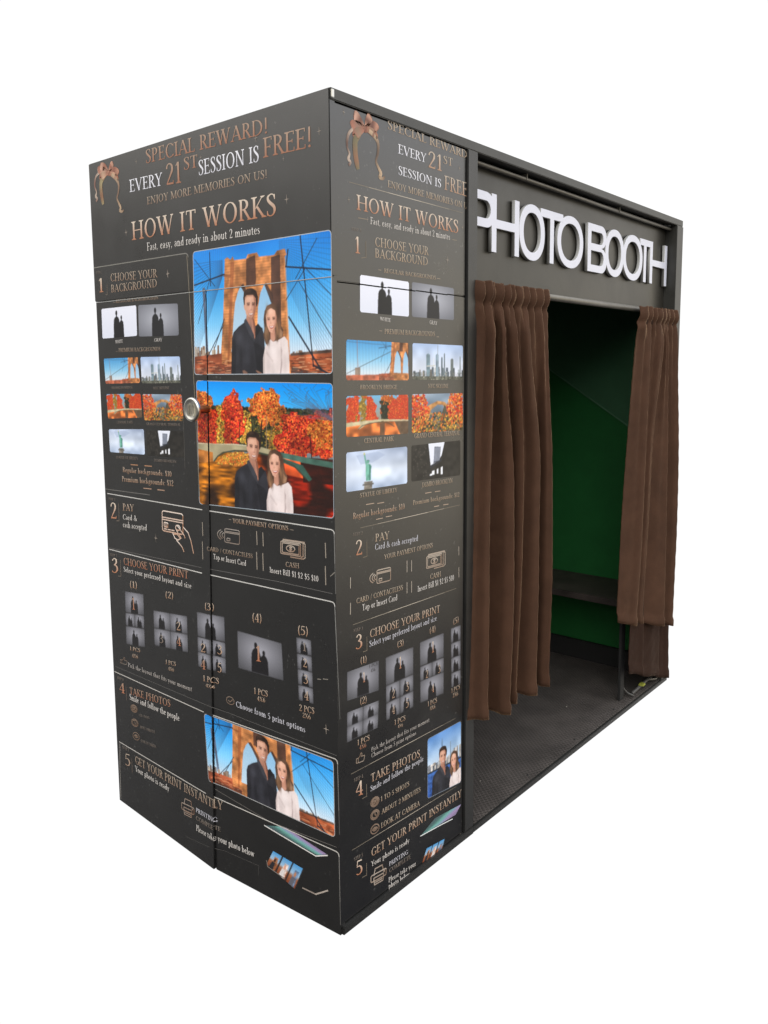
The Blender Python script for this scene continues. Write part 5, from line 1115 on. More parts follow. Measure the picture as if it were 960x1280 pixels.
             ('R', '1 PCS', 0.2241, 0.4928, 0.2721, 0.4904, 0.0144, 'gold2'), ('R', '4X6', 0.2386, 0.4779, 0.2608, 0.4768, 0.0097, 'gold2'), ('R', '1 PCS', 0.3748, 0.495, 0.4197, 0.4933, 0.0142, 'gold2'),
             ('R', '4X6', 0.3853, 0.4793, 0.4123, 0.4783, 0.0112, 'gold2'), ('R', '1 PCS', 0.4918, 0.4977, 0.5367, 0.4971, 0.0137, 'gold2'), ('R', '2X6', 0.4989, 0.4807, 0.5271, 0.48, 0.0126, 'gold2'),
             ('R', '1 PCS', 0.0728, 0.4908, 0.1207, 0.4883, 0.0152, 'gold2'), ('R', '4X6', 0.0806, 0.4766, 0.1071, 0.4748, 0.0112, 'copper2'),
             ('R', 'Pick the layout that fits your moment', 0.1278, 0.4528, 0.3829, 0.4477, 0.012, 'soft'), ('R', 'Choose from 5 print options', 0.1276, 0.4362, 0.321, 0.4306, 0.012, 'soft')],
 'R_step4': [('R', 'STEP 4', 0.0583, 0.3968, 0.0934, 0.3952, 0.0097, 'dim'), ('R', '4', 0.0634, 0.3545, 0.0942, 0.3491, 0.0394, 'gold'), ('R', 'TAKE PHOTOS', 0.1245, 0.3688, 0.3383, 0.3567, 0.023, 'gold2'),
             ('R', 'Smile and follow the people', 0.1226, 0.3437, 0.3542, 0.3392, 0.0152, 'silver2'), ('R', '1 TO 5 SHOTS', 0.1645, 0.2974, 0.2887, 0.2903, 0.0139, 'bronze2'),
             ('R', 'ABOUT 2 MINUTES', 0.168, 0.2592, 0.3408, 0.2519, 0.014, 'bronze2'), ('R', 'LOOK AT CAMERA', 0.1653, 0.2205, 0.3363, 0.2109, 0.0151, 'bronze2')],
 'R_step5': [('R', 'STEP 5', 0.0548, 0.18, 0.0902, 0.1771, 0.0093, 'dim'), ('R', '5', 0.0614, 0.136, 0.0888, 0.1299, 0.0403, 'gold'), ('R', 'GET YOUR PRINT INSTANTLY', 0.1241, 0.1576, 0.5477, 0.1472, 0.023, 'gold2'),
             ('R', 'Your photo is ready', 0.1237, 0.1292, 0.288, 0.1202, 0.015, 'silver'), ('R', 'PRINTING', 0.1984, 0.093, 0.2818, 0.089, 0.0127, 'silver2'),
             ('R', 'COMPLETE', 0.1982, 0.0736, 0.2938, 0.0693, 0.0122, 'dim'), ('R', 'Please take your', 0.1955, 0.0461, 0.3182, 0.0352, 0.0144, 'silver'),
             ('R', 'photo below', 0.1954, 0.0278, 0.2893, 0.0176, 0.015, 'silver')],
 'R_title': [('R', 'HOW IT WORKS', 0.0912, 1.8408, 0.5181, 1.8371, 0.0351, 'gold'), ('R', 'Fast, easy, and ready in about 2 minutes', 0.1416, 1.8134, 0.4779, 1.8146, 0.0168, 'silver')]}
for sec, items in TEXTS.items():
    for (face, s_, a0, z0, a1, z1, h, sty) in items:
        ik = Ink(); text(ik, face, s_, a0, z0, a1, z1, h, sty)
        ik.finish('numeral' if 'num' in sec else 'lettering')
LINES = {'L1': [('L', [(0.006, 1.7832), (0.4755, 1.7819), (0.4819, 1.7815), (0.4868, 1.7802), (0.4904, 1.7781), (0.4927, 1.7752), (0.4936, 1.7714)], 0.003, (120, 118, 112), None),
        ('L', [(0.4936, 1.7714), (0.4988, 1.6866)], 0.0024, (86, 84, 80), (48, 47, 44)), ('L', [(0.4874, 1.7742), (0.5227, 1.1067)], 0.003, (120, 112, 98), None),
        ('L', [(0.4525, 1.3154), (0.4549, 1.1807)], 0.002, (86, 84, 80), None), ('L', [(0.0085, 1.0776), (0.269, 1.0835)], 0.002, (110, 108, 104), None),
        ('L', [(0.17, 1.1693), (0.2071, 1.1702)], 0.003, (160, 120, 90), None), ('L', [(0.2465, 1.1714), (0.2841, 1.1724)], 0.003, (160, 120, 90), None),
        ('L', [(0.2371, 1.1012), (0.2782, 1.1027)], 0.003, (160, 130, 110), None), ('L', [(0.3125, 1.1037), (0.348, 1.1047)], 0.003, (160, 130, 110), None),
        ('L', [(0.0757, 1.7276), (0.0751, 1.6962), (0.0654, 1.6962)], 0.002, (110, 100, 90), None), ('L', [(0.1059, 1.6697), (0.1164, 1.6696)], 0.002, (110, 100, 90), None),
        ('L', [(0.1101, 1.5191), (0.1186, 1.5195)], 0.002, (110, 100, 90), None)],
 'L2': [('L', [(0.0222, 1.0642), (1.0258, 1.0696), (1.03, 1.0692), (1.0334, 1.0681), (1.0358, 1.0663), (1.0372, 1.0638), (1.0377, 1.0606)], 0.0028, (190, 188, 184), None),
        ('L', [(1.0377, 1.0606), (1.0398, 0.911)], 0.0022, (136, 135, 132), (76, 75, 73)), ('L', [(0.0143, 0.8833), (0.8327, 0.9087), (1.0287, 0.9091)], 0.0016, (96, 94, 92), None),
        ('L', [(0.5336, 1.0302), (0.5343, 1.0118), (0.535, 0.9933)], 0.0028, (150, 140, 128), None), ('L', [(0.5321, 0.9743), (0.5327, 0.9501), (0.5333, 0.9259)], 0.0028, (150, 140, 128), None),
        ('L', [(0.7586, 1.0316), (0.7591, 1.0142), (0.7597, 0.9968)], 0.0028, (150, 140, 128), None), ('L', [(0.7572, 0.9754), (0.7576, 0.9526), (0.7581, 0.9298)], 0.0028, (150, 140, 128), None),
        ('L', [(0.7826, 1.031), (0.7832, 1.0138), (0.7838, 0.9965)], 0.0028, (150, 140, 128), None), ('L', [(0.7813, 0.9753), (0.7817, 0.9526), (0.7822, 0.93)], 0.0028, (150, 140, 128), None),
        ('L', [(1.0077, 1.0329), (1.0082, 1.0151), (1.0087, 0.9973)], 0.0028, (150, 140, 128), None), ('L', [(1.0066, 0.9741), (1.007, 0.9513), (1.0074, 0.9284)], 0.0028, (150, 140, 128), None),
        ('L', [(0.0878, 1.0371), (0.0865, 0.9816), (0.0707, 0.9797)], 0.002, (120, 108, 96), None), ('L', [(1.0234, 0.9526), (1.0374, 0.9639)], 0.002, (130, 124, 116), None),
        ('L', [(0.6475, 1.0525), (0.6561, 1.0528)], 0.002, (120, 110, 100), None), ('L', [(0.8855, 1.0525), (0.8967, 1.0525)], 0.002, (120, 110, 100), None)],
 'L3': [('L', [(0.0171, 0.8785), (1.0243, 0.8881), (1.0285, 0.8877), (1.0319, 0.8866), (1.0343, 0.8848), (1.0358, 0.8823), (1.0364, 0.879)], 0.0028, (190, 188, 184), None),
        ('L', [(1.0364, 0.879), (1.0487, 0.5911)], 0.0022, (136, 135, 132), (76, 75, 73)), ('L', [(0.0841, 0.8526), (0.0831, 0.7995), (0.0668, 0.7968)], 0.002, (120, 108, 96), None),
        ('L', [(0.9745, 0.6774), (0.9851, 0.6786)], 0.002, (130, 124, 116), None), ('L', [(0.994, 0.682), (1.0098, 0.6845)], 0.002, (130, 124, 116), None),
        ('L', [(0.0218, 0.4811), (0.5627, 0.4972), (1.0349, 0.491)], 0.0015, (90, 88, 86), None)],
 'L4': [('L', [(0.015, 0.4614), (1.027, 0.4805), (1.031, 0.4801), (1.0342, 0.4789), (1.0365, 0.4769), (1.0378, 0.4743), (1.0384, 0.4708)], 0.0028, (180, 176, 170), None),
        ('L', [(1.0384, 0.4708), (1.0417, 0.2818)], 0.0022, (129, 126, 122), (72, 70, 68)), ('L', [(0.0859, 0.4286), (0.0855, 0.3825)], 0.002, (110, 96, 86), None),
        ('L', [(0.5685, 0.2494), (0.7891, 0.2276), (1.0307, 0.2425)], 0.0016, (100, 96, 92), None)],
 'L5': [('L', [(0.0243, 0.2179), (1.0283, 0.2305), (1.0322, 0.23), (1.0352, 0.2287), (1.0374, 0.2267), (1.0387, 0.2239), (1.0392, 0.2203)], 0.0028, (180, 176, 170), None),
        ('L', [(1.0392, 0.2203), (1.041, 0.0325)], 0.0022, (129, 126, 122), (72, 70, 68)), ('L', [(0.0272, 0.2115), (0.0197, 0.1263), (0.0168, 0.014)], 0.0025, (150, 146, 140), None),
        ('L', [(0.1033, 0.1846), (0.1028, 0.1358)], 0.002, (110, 96, 86), None), ('L', [(0.4198, 0.0453), (0.6086, 0.0736), (0.7458, 0.081), (0.7431, 0.0522)], 0.0014, (72, 70, 68), None),
        ('L', [(0.911, 0.0815), (0.9569, 0.0826), (0.9986, 0.1099)], 0.004, (120, 108, 100), (170, 160, 150)), ('L', [(0.7766, 0.1081), (0.7803, 0.092), (0.8448, 0.0817)], 0.003, (110, 102, 96), None),
        ('L', [(0.7708, 0.2091), (0.9589, 0.1911), (0.9994, 0.208)], 0.0032, (205, 203, 200), None)],
 'R0': [('R', [(0.0656, 1.9005), (0.2815, 1.8984)], 0.0016, (92, 84, 72), (190, 180, 165)), ('R', [(0.2815, 1.8984), (0.5382, 1.896)], 0.0016, (190, 180, 165), (92, 84, 72)),
        ('R', [(0.097, 1.8221), (0.1275, 1.8227)], 0.0014, (140, 126, 108), None), ('R', [(0.4899, 1.8165), (0.5101, 1.817)], 0.0014, (140, 126, 108), None)],
 'R1': [('R', [(0.1236, 1.769), (0.1244, 1.7315), (0.1077, 1.7283)], 0.002, (112, 102, 88), None)],
 'R1b': [('R', [(0.1165, 1.1175), (0.1462, 1.1169)], 0.002, (170, 150, 132), None), ('R', [(0.1605, 1.1144), (0.186, 1.1139)], 0.002, (170, 150, 132), None),
         ('R', [(0.1558, 1.0734), (0.1796, 1.0732)], 0.002, (170, 150, 132), None), ('R', [(0.1942, 1.0745), (0.2178, 1.0739)], 0.002, (170, 150, 132), None),
         ('R', [(0.3643, 1.1162), (0.3918, 1.1159)], 0.002, (170, 150, 132), None), ('R', [(0.4098, 1.1149), (0.4341, 1.1144)], 0.002, (170, 150, 132), None),
         ('R', [(0.4059, 1.073), (0.4281, 1.0724)], 0.002, (170, 150, 132), None), ('R', [(0.4497, 1.072), (0.4736, 1.0713)], 0.002, (170, 150, 132), None),
         ('R', [(0.1713, 1.7057), (0.1811, 1.7055)], 0.0014, (150, 136, 120), None), ('R', [(0.4176, 1.7049), (0.4323, 1.7044)], 0.0014, (150, 136, 120), None),
         ('R', [(0.1737, 1.555), (0.1829, 1.5548)], 0.0014, (150, 136, 120), None), ('R', [(0.4169, 1.5468), (0.4268, 1.5465)], 0.0014, (150, 136, 120), None)],
 'R2': [('R', [(0.0938, 1.0607), (0.2961, 1.0609)], 0.0016, (92, 84, 72), (190, 180, 165)), ('R', [(0.2961, 1.0609), (0.5315, 1.0611)], 0.0016, (190, 180, 165), (92, 84, 72)),
        ('R', [(0.1174, 1.0202), (0.1175, 0.9832), (0.1026, 0.9825)], 0.002, (112, 102, 88), None), ('R', [(0.0542, 0.9396), (0.0537, 0.9136)], 0.0022, (170, 160, 148), None),
        ('R', [(0.0531, 0.8746), (0.0526, 0.8463)], 0.0022, (170, 160, 148), None), ('R', [(0.2819, 0.9399), (0.2817, 0.9093)], 0.0022, (170, 160, 148), None),
        ('R', [(0.2816, 0.8797), (0.2814, 0.8504)], 0.0022, (170, 160, 148), None), ('R', [(0.3019, 0.937), (0.3018, 0.9077)], 0.0022, (170, 160, 148), None),
        ('R', [(0.3017, 0.8783), (0.3016, 0.8483)], 0.0022, (170, 160, 148), None), ('R', [(0.5279, 0.9368), (0.5281, 0.9113)], 0.0022, (170, 160, 148), None),
        ('R', [(0.5284, 0.8729), (0.5287, 0.8447)], 0.0022, (170, 160, 148), None)],
 'R3': [('R', [(0.0616, 0.8164), (0.2709, 0.8148)], 0.0016, (92, 84, 72), (190, 180, 165)), ('R', [(0.2709, 0.8148), (0.5158, 0.813)], 0.0016, (190, 180, 165), (92, 84, 72)),
        ('R', [(0.114, 0.7707), (0.1142, 0.7345), (0.099, 0.7351)], 0.002, (112, 102, 88), None)],
 'R4': [('R', [(0.048, 0.4231), (0.2624, 0.4176)], 0.0016, (92, 84, 72), (190, 180, 165)), ('R', [(0.2624, 0.4176), (0.5137, 0.4111)], 0.0016, (190, 180, 165), (92, 84, 72)),
        ('R', [(0.1072, 0.3707), (0.1075, 0.3371), (0.0903, 0.3377)], 0.002, (112, 102, 88), None)],
 'R5': [('R', [(0.0481, 0.2137), (0.265, 0.2032)], 0.0016, (92, 84, 72), (190, 180, 165)), ('R', [(0.265, 0.2032), (0.5192, 0.191)], 0.0016, (190, 180, 165), (92, 84, 72)),
        ('R', [(0.1041, 0.1488), (0.1045, 0.1154), (0.0871, 0.1174)], 0.002, (112, 102, 88), None), ('R', [(0.5105, 0.0119), (0.5356, 0.0153), (0.5447, 0.0265)], 0.002, (120, 112, 100), None),
        ('R', [(0.3411, 0.1143), (0.4418, 0.1025), (0.5, 0.0942)], 0.003, (210, 214, 214), None)]}
for sec, items in LINES.items():
    for (face, pts, w, col, col2) in items:
        ik = Ink(); stroke(ik, face, pts, w, col, .00035, col2); ik.finish('printed_rule')
SPARK = [('L', 0.2616, 2.0647, 0.008), ('L', 0.5639, 2.0252, 0.007), ('L', 0.7864, 2.0338, 0.01), ('L', 1.0074, 2.0086, 0.01), ('L', 0.8935, 1.8707, 0.012), ('L', 0.1933, 1.8712, 0.011), ('L', 0.8847, 1.9676, 0.006),
 ('L', 0.396, 1.7338, 0.012), ('L', 0.295, 0.9534, 0.013), ('L', 1.0012, 0.5513, 0.014), ('L', 0.3942, 1.7323, 0.01), ('R', 0.0498, 2.0561, 0.008), ('R', 0.5224, 2.0148, 0.008), ('R', 0.0637, 1.8599, 0.008),
 ('R', 0.4663, 1.7587, 0.011), ('R', 0.1305, 1.8227, 0.006), ('R', 0.5385, 1.8562, 0.007)]
for (face, a, z, r) in SPARK:
    ik = Ink(); sparkle(ik, face, a, z, r * .8, (140, 130, 120)); ik.finish('printed_star')
for (nm, face, quad, w, c1, c2) in [('cardhand', 'L', [(0.3276, 0.9364), (0.4888, 0.9381), (0.3302, 1.0447)], 0.0035, (220, 210, 200), (176, 130, 100)),
 ('contactless', 'L', [(0.5965, 0.984), (0.6894, 0.9853), (0.5977, 1.0265)], 0.0026, (150, 144, 138), (120, 104, 92)),
 ('cash', 'L', [(0.8497, 0.9773), (0.9392, 0.9794), (0.8508, 1.0238)], 0.003, (170, 160, 148), (136, 110, 92)),
 ('thumb', 'L', [(0.0555, 0.5014), (0.1001, 0.5056), (0.0574, 0.5239)], 0.0022, (120, 112, 104), (110, 90, 76)),
 ('check', 'L', [(0.6234, 0.5224), (0.6569, 0.5234), (0.624, 0.5453)], 0.0022, (130, 116, 104), (110, 90, 76)),
 ('printer', 'L', [(0.3965, 0.1118), (0.4672, 0.1192), (0.3987, 0.1651)], 0.0028, (150, 140, 130), (120, 90, 72)),
 ('camera', 'L', [(0.1094, 0.3514), (0.1518, 0.3552), (0.1114, 0.3776)], 0.0024, (130, 112, 98), (110, 88, 72)),
 ('clock', 'L', [(0.1107, 0.3031), (0.1533, 0.3075), (0.1127, 0.3294)], 0.0024, (130, 112, 98), (110, 88, 72)), ('eye', 'L', [(0.1155, 0.2584), (0.1583, 0.2634), (0.1175, 0.2848)], 0.0024, (130, 112, 98), (110, 88, 72)),
 ('contactless', 'R', [(0.1263, 0.9025), (0.211, 0.8991), (0.1269, 0.9416)], 0.0028, (170, 160, 148), (140, 120, 104)),
 ('cash', 'R', [(0.3693, 0.8933), (0.4609, 0.8901), (0.3694, 0.9403)], 0.003, (170, 160, 148), (140, 120, 104)),
 ('thumb', 'R', [(0.0684, 0.4434), (0.1014, 0.4397), (0.0688, 0.4678)], 0.0026, (140, 130, 120), (120, 100, 84)),
 ('printer', 'R', [(0.1199, 0.0717), (0.186, 0.0633), (0.1205, 0.119)], 0.0034, (170, 160, 150), (120, 100, 84)),
 ('camera', 'R', [(0.1228, 0.2961), (0.1582, 0.2922), (0.1231, 0.3224)], 0.0034, (130, 112, 98), (110, 90, 76)),
 ('clock', 'R', [(0.1223, 0.2596), (0.1578, 0.2552), (0.1227, 0.2861)], 0.0034, (130, 112, 98), (110, 90, 76)),
 ('eye', 'R', [(0.1218, 0.2193), (0.1573, 0.2144), (0.1222, 0.2459)], 0.0034, (130, 112, 98), (110, 90, 76))]: icon(nm, face, quad, w, c1, c2)
# gift bows
BOW = {'L': [([(0.1115, 2.0572, 0.007), (0.093, 2.0746, 0.0202), (0.0758, 2.0811, 0.0238), (0.0675, 2.0858, 0.0144)], (190, 149, 129), (151, 97, 77)),
       ([(0.1115, 2.0572, 0.0082), (0.0852, 2.0674, 0.0214), (0.061, 2.0728, 0.0228), (0.0522, 2.0727, 0.0121)], (158, 104, 84), (185, 144, 124)),
       ([(0.1144, 2.0575, 0.007), (0.1253, 2.0693, 0.0185), (0.1346, 2.0784, 0.0197), (0.139, 2.0814, 0.0104)], (185, 140, 118), (142, 90, 72)),
       ([(0.1143, 2.0567, 0.0081), (0.1413, 2.0585, 0.0207), (0.1587, 2.0497, 0.0229), (0.1651, 2.0435, 0.0124)], (171, 122, 100), (131, 82, 66)),
       ([(0.1071, 2.0556, 0.0105), (0.0833, 2.054, 0.0214), (0.069, 2.0485, 0.0203), (0.0822, 2.0411, 0.0071)], (151, 97, 77), (185, 151, 126)),
       ([(0.1169, 2.054, 0.0093), (0.1388, 2.0453, 0.0173), (0.1574, 2.0334, 0.0149), (0.164, 2.0301, 0.0057)], (144, 93, 72), (180, 140, 115)),
       ([(0.0735, 2.0662, 0.0072), (0.045, 2.0584, 0.0079), (0.0331, 2.0416, 0.0079), (0.033, 2.0241, 0.0061), (0.0406, 2.0094, 0.0061), (0.0343, 1.9978, 0.0085), (0.0432, 1.9896, 0.0067), (0.0352, 1.9829, 0.0079)],
        (180, 162, 147), (126, 91, 79)),
       ([(0.0999, 2.0544, 0.0094), (0.0788, 2.0443, 0.0167), (0.0676, 2.0325, 0.0167), (0.0667, 2.0057, 0.0162), (0.0706, 1.9839, 0.0155), (0.075, 1.9678, 0.0108)], (131, 95, 70), (149, 136, 100)),
       ([(0.1293, 2.0491, 0.0093), (0.1517, 2.032, 0.0103), (0.1641, 2.0143, 0.0086), (0.1609, 1.9922, 0.0068), (0.1526, 1.9764, 0.0063), (0.1611, 1.9601, 0.0075), (0.1697, 1.9465, 0.0091), (0.1648, 1.938, 0.008),
         (0.1769, 1.9334, 0.0068), (0.1854, 1.9369, 0.005)],
        (176, 151, 124), (126, 100, 82)),
       ([(0.1021, 2.0632, 0.013), (0.1115, 2.0564, 0.0176), (0.1209, 2.0504, 0.0116)], (126, 73, 57), (176, 126, 102))],
 'R': [([(0.1237, 2.0354, 0.0075), (0.107, 2.0464, 0.0209), (0.0917, 2.0574, 0.0243), (0.0846, 2.0596, 0.0145)], (195, 152, 132), (114, 73, 58)),
       ([(0.1237, 2.0354, 0.0087), (0.1008, 2.0366, 0.022), (0.0807, 2.0337, 0.0229), (0.0736, 2.0307, 0.012)], (161, 106, 86), (140, 108, 93)),
       ([(0.1261, 2.0367, 0.0075), (0.1349, 2.0526, 0.0201), (0.1424, 2.0651, 0.0215), (0.1461, 2.0698, 0.0114)], (189, 143, 121), (107, 68, 54)),
       ([(0.1261, 2.036, 0.0088), (0.1496, 2.0473, 0.0229), (0.1657, 2.0445, 0.0257), (0.1719, 2.0404, 0.0142)], (174, 125, 103), (99, 62, 50)),
       ([(0.12, 2.0323, 0.0112), (0.1, 2.0227, 0.022), (0.0886, 2.0126, 0.0207), (0.0998, 2.0096, 0.0074)], (154, 99, 79), (140, 114, 95)),
       ([(0.1285, 2.0342, 0.01), (0.1481, 2.0329, 0.019), (0.1655, 2.0272, 0.0167), (0.1718, 2.0262, 0.0064)], (147, 95, 73), (136, 106, 87)),
       ([(0.0913, 2.0315, 0.0073), (0.0687, 2.0145, 0.0078), (0.0602, 1.9946, 0.0078), (0.0611, 1.9778, 0.0059), (0.0679, 1.9658, 0.006), (0.0636, 1.9528, 0.0082), (0.071, 1.9474, 0.0066), (0.0651, 1.9386, 0.0077)],
        (184, 165, 150), (95, 69, 59)),
       ([(0.1139, 2.0287, 0.0098), (0.0969, 2.0117, 0.0171), (0.0883, 1.9966, 0.017), (0.0891, 1.9699, 0.0164), (0.0935, 1.9496, 0.0158), (0.0981, 1.935, 0.011)], (134, 97, 71), (112, 103, 76)),
       ([(0.1395, 2.0334, 0.0101), (0.1605, 2.0238, 0.0116), (0.1729, 2.0098, 0.0097), (0.1713, 1.9858, 0.0077), (0.1648, 1.9668, 0.0071), (0.1735, 1.9526, 0.0083), (0.1823, 1.941, 0.0104), (0.1783, 1.9307, 0.009),
         (0.1898, 1.9295, 0.0078), (0.1976, 1.9357, 0.006)],
        (180, 154, 126), (95, 76, 62)),
       ([(0.1152, 2.0382, 0.0136), (0.1237, 2.0347, 0.0186), (0.1321, 2.0319, 0.0126)], (128, 75, 58), (133, 95, 77))]}
for face, items in BOW.items():
    ik = Ink()
    for (pts, c1, c2) in items: ribbon(ik, face, pts, c1, c2)
    ik.finish('printed_bow')
# pictures
PQ = [('bridge', 'L', [(0.5153, 1.7822), (1.0413, 1.7812), (1.0395, 1.4487), (0.5093, 1.4474)], {'border': (0.002, (168, 176, 184)), 'ck': 1.0, 'cpos': (0.4519, 0.4834), 'rad': 0.01, 'res': 780}),
 ('park', 'L', [(0.5164, 1.4303), (1.0391, 1.4251), (1.0376, 1.0986), (0.5208, 1.0832)], {'border': (0.002, (150, 160, 168)), 'ck': 1.03, 'cpos': (0.4501, 0.5232), 'rad': 0.01, 'res': 780}),
 ('bridge', 'L', [(0.5278, 0.4677), (1.0242, 0.472), (1.0259, 0.2675), (0.545, 0.2693)],
  {'border': (0.0022, (150, 150, 150)), 'ck': 0.93, 'cpos': (0.48, 0.2372), 'crop': (0.02, 0.16, 1.0, 0.98), 'rad': 0.01, 'res': 700, 'seed': 4}),
 ('white', 'L', [(0.0366, 1.6534), (0.2298, 1.6541), (0.229, 1.5636), (0.0352, 1.5611)], {'rad': 0.007, 'res': 620}),
 ('gray', 'L', [(0.2406, 1.6541), (0.4376, 1.6476), (0.4392, 1.5579), (0.2388, 1.5611)], {'rad': 0.007, 'res': 620}),
 ('bridge', 'L', [(0.0364, 1.4981), (0.231, 1.4998), (0.2353, 1.4227), (0.0419, 1.4188)], {'crop': (-0.62, 0.12, 0.62, 1.0), 'rad': 0.007, 'res': 620, 'seed': 7, 'who': False}),
 ('skyline', 'L', [(0.243, 1.5002), (0.4414, 1.4987), (0.4448, 1.4238), (0.2462, 1.4211)], {'rad': 0.007, 'res': 620}),
 ('park', 'L', [(0.0424, 1.3861), (0.2373, 1.39), (0.242, 1.3181), (0.047, 1.308)], {'rad': 0.007, 'res': 620, 'who': False}),
 ('arch', 'L', [(0.2473, 1.389), (0.4462, 1.3907), (0.4525, 1.3154), (0.2527, 1.31)], {'rad': 0.007, 'res': 620}),
 ('liberty', 'L', [(0.0475, 1.2739), (0.248, 1.2831), (0.2495, 1.2055), (0.0492, 1.2011)], {'rad': 0.007, 'res': 620}),
 ('dumbo', 'L', [(0.259, 1.2801), (0.4514, 1.2858), (0.4542, 1.2099), (0.2626, 1.2029)], {'rad': 0.007, 'res': 620}),
 ('white', 'R', [(0.1016, 1.6878), (0.2938, 1.6855), (0.2934, 1.5955), (0.1003, 1.5979)], {'rad': 0.007, 'res': 620}),
 ('gray', 'R', [(0.3064, 1.6865), (0.4982, 1.6839), (0.4988, 1.5954), (0.3061, 1.596)], {'rad': 0.007, 'res': 620}),
 ('bridge', 'R', [(0.0492, 1.5301), (0.2922, 1.5267), (0.2917, 1.4289), (0.0475, 1.4322)], {'crop': (-0.62, 0.12, 0.62, 1.0), 'rad': 0.007, 'res': 620, 'seed': 7, 'who': False}),
 ('skyline', 'R', [(0.3086, 1.5271), (0.5438, 1.5249), (0.5447, 1.4268), (0.3082, 1.4298)], {'rad': 0.007, 'res': 620}),
 ('park', 'R', [(0.0468, 1.3937), (0.2897, 1.3907), (0.2892, 1.287), (0.0451, 1.2938)], {'rad': 0.007, 'res': 620, 'who': False}),
 ('arch', 'R', [(0.3053, 1.3914), (0.545, 1.3887), (0.546, 1.2805), (0.3049, 1.2871)], {'rad': 0.007, 'res': 620}),
 ('liberty', 'R', [(0.0444, 1.2557), (0.2845, 1.2525), (0.284, 1.1532), (0.0427, 1.158)], {'rad': 0.007, 'res': 620}),
 ('dumbo', 'R', [(0.3029, 1.2534), (0.5332, 1.2515), (0.534, 1.149), (0.3025, 1.1552)], {'rad': 0.007, 'res': 620}),
 ('tiles', 'L', [(0.1033, 0.7535), (0.2146, 0.7639), (0.2128, 0.5914), (0.0991, 0.5759)], {'name': 'print_sample', 'rad': 0.003, 'res': 520, 'rows': [(0.4, 1), (0.25, 2), (0.35, 1)]}),
 ('tiles', 'L', [(0.2682, 0.7231), (0.4502, 0.7416), (0.4517, 0.6316), (0.2693, 0.6112)], {'name': 'print_sample', 'rad': 0.003, 'res': 520, 'rows': [(0.5, 2), (0.5, 2)]}),
 ('tiles', 'L', [(0.4988, 0.7653), (0.6219, 0.7727), (0.6244, 0.6088), (0.5018, 0.6017)], {'name': 'print_sample', 'rad': 0.003, 'res': 520, 'rows': [(0.45, 1), (0.275, 2), (0.275, 2)]}),
 ('tiles', 'L', [(0.6728, 0.7442), (0.8483, 0.7444), (0.8537, 0.6428), (0.6745, 0.6368)], {'name': 'print_sample', 'rad': 0.003, 'res': 520, 'rows': [(1, 1)]}),
 ('tiles', 'L', [(0.9008, 0.772), (0.954, 0.7749), (0.9597, 0.6064), (0.9066, 0.6038)], {'name': 'print_sample', 'rad': 0.003, 'res': 520, 'rows': [(0.25, 1), (0.25, 1), (0.25, 1), (0.25, 1)]}),
 ('tiles', 'R', [(0.0362, 0.6989), (0.1623, 0.6933), (0.1614, 0.6123), (0.0349, 0.6237)], {'name': 'print_sample', 'rad': 0.003, 'res': 520, 'rows': [(1, 1)]}),
 ('tiles', 'R', [(0.0353, 0.5925), (0.1604, 0.5841), (0.1556, 0.5104), (0.0333, 0.5139)], {'name': 'print_sample', 'rad': 0.003, 'res': 520, 'rows': [(0.5, 2), (0.5, 2)]}),
 ('tiles', 'R', [(0.1887, 0.6941), (0.3093, 0.6908), (0.3087, 0.5158), (0.1898, 0.5174)], {'name': 'print_sample', 'rad': 0.003, 'res': 520, 'rows': [(0.45, 1), (0.275, 2), (0.275, 2)]}),
 ('tiles', 'R', [(0.3386, 0.6955), (0.4533, 0.6935), (0.454, 0.5083), (0.3406, 0.5165)], {'name': 'print_sample', 'rad': 0.003, 'res': 520, 'rows': [(0.4, 1), (0.24, 2), (0.36, 1)]}),
 ('tiles', 'R', [(0.4881, 0.6973), (0.5395, 0.6956), (0.5411, 0.5095), (0.4926, 0.5132)], {'name': 'print_sample', 'rad': 0.003, 'res': 520, 'rows': [(0.25, 1), (0.25, 1), (0.25, 1), (0.25, 1)]}),
 ('harbour', 'R', [(0.3748, 0.3961), (0.5436, 0.3923), (0.5453, 0.1947), (0.3748, 0.2143)], {'border': (0.0018, (110, 120, 132)), 'ck': 0.7, 'cpos': (0.4518, 0.4376), 'rad': 0.008, 'res': 760}),
 ('sheen', 'L', [(0.7728, 0.2106), (0.8479, 0.232), (0.9986, 0.2105), (0.9608, 0.1947)], {'name': 'tray_print', 'rad': 0, 'res': 620}),
 ('strip', 'L', [(0.8022, 0.1459), (0.9167, 0.1369), (0.8845, 0.0655), (0.7764, 0.0981)], {'name': 'strip_print', 'rad': 0, 'res': 620}),
 ('sheen', 'R', [(0.4104, 0.1375), (0.5466, 0.1215), (0.5172, 0.1003), (0.3423, 0.1145)], {'name': 'tray_print', 'rad': 0, 'res': 620}),
 ('strip', 'R', [(0.3705, 0.0613), (0.4644, 0.0486), (0.446, 0.0141), (0.3493, 0.0276)], {'name': 'strip_print', 'rad': 0, 'res': 620})]
def wh(q):
    return (math.dist(q[0], q[1]), math.dist(q[0], q[3]))
GREY = (.0016, (150, 148, 142))
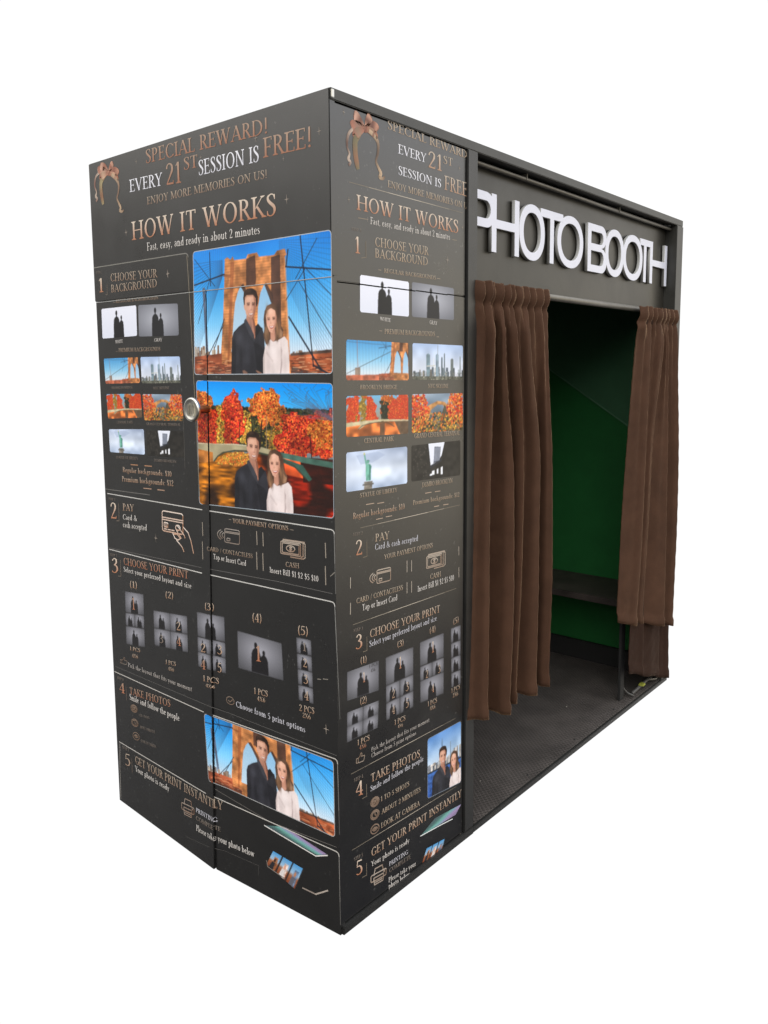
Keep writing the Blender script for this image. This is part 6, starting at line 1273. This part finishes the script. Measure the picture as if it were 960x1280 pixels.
for (nm, face, q, kw) in PQ:
    wm, hm = wh(q)
    res = kw.get('res', 700); W2 = max(24, int(wm * res) * 2); H2 = max(24, int(hm * res) * 2)
    if nm == 'bridge': cv = pic_bridge(wm, hm, W2, H2, kw.get('who', True), kw.get('crop', (0, 0, 1, 1)), kw.get('seed', 1), kw.get('cpos'), kw.get('ck', 1))
    elif nm == 'park' and not kw.get('who', True): cv = pic_park_thumb(W2, H2)
    elif nm == 'park': cv = pic_park(wm, hm, W2, H2, kw.get('who', True), 2, kw.get('cpos'), kw.get('ck', 1))
    elif nm == 'arch': cv = pic_arch(W2, H2)
    elif nm == 'skyline': cv = pic_skyline(W2, H2)
    elif nm == 'liberty': cv = pic_liberty(W2, H2)
    elif nm == 'dumbo': cv = pic_dumbo(W2, H2)
    elif nm == 'white': cv = pic_plain(W2, H2, True, wm / hm)
    elif nm == 'gray': cv = pic_plain(W2, H2, False, wm / hm)
    elif nm == 'tiles': cv = pic_tiles(W2, H2, kw['rows'], wm, hm)
    elif nm == 'harbour': cv = pic_harbour(W2, H2, wm, hm, kw['cpos'], kw['ck'])
    elif nm == 'sheen': cv = pic_sheen(W2, H2)
    elif nm == 'strip': cv = pic_strip(W2, H2)
    place(face, q, cv, kw.get('name', 'photo_print'), .0002, kw.get('rad', .008), kw.get('border'), gain=kw.get('gain', 1.0))
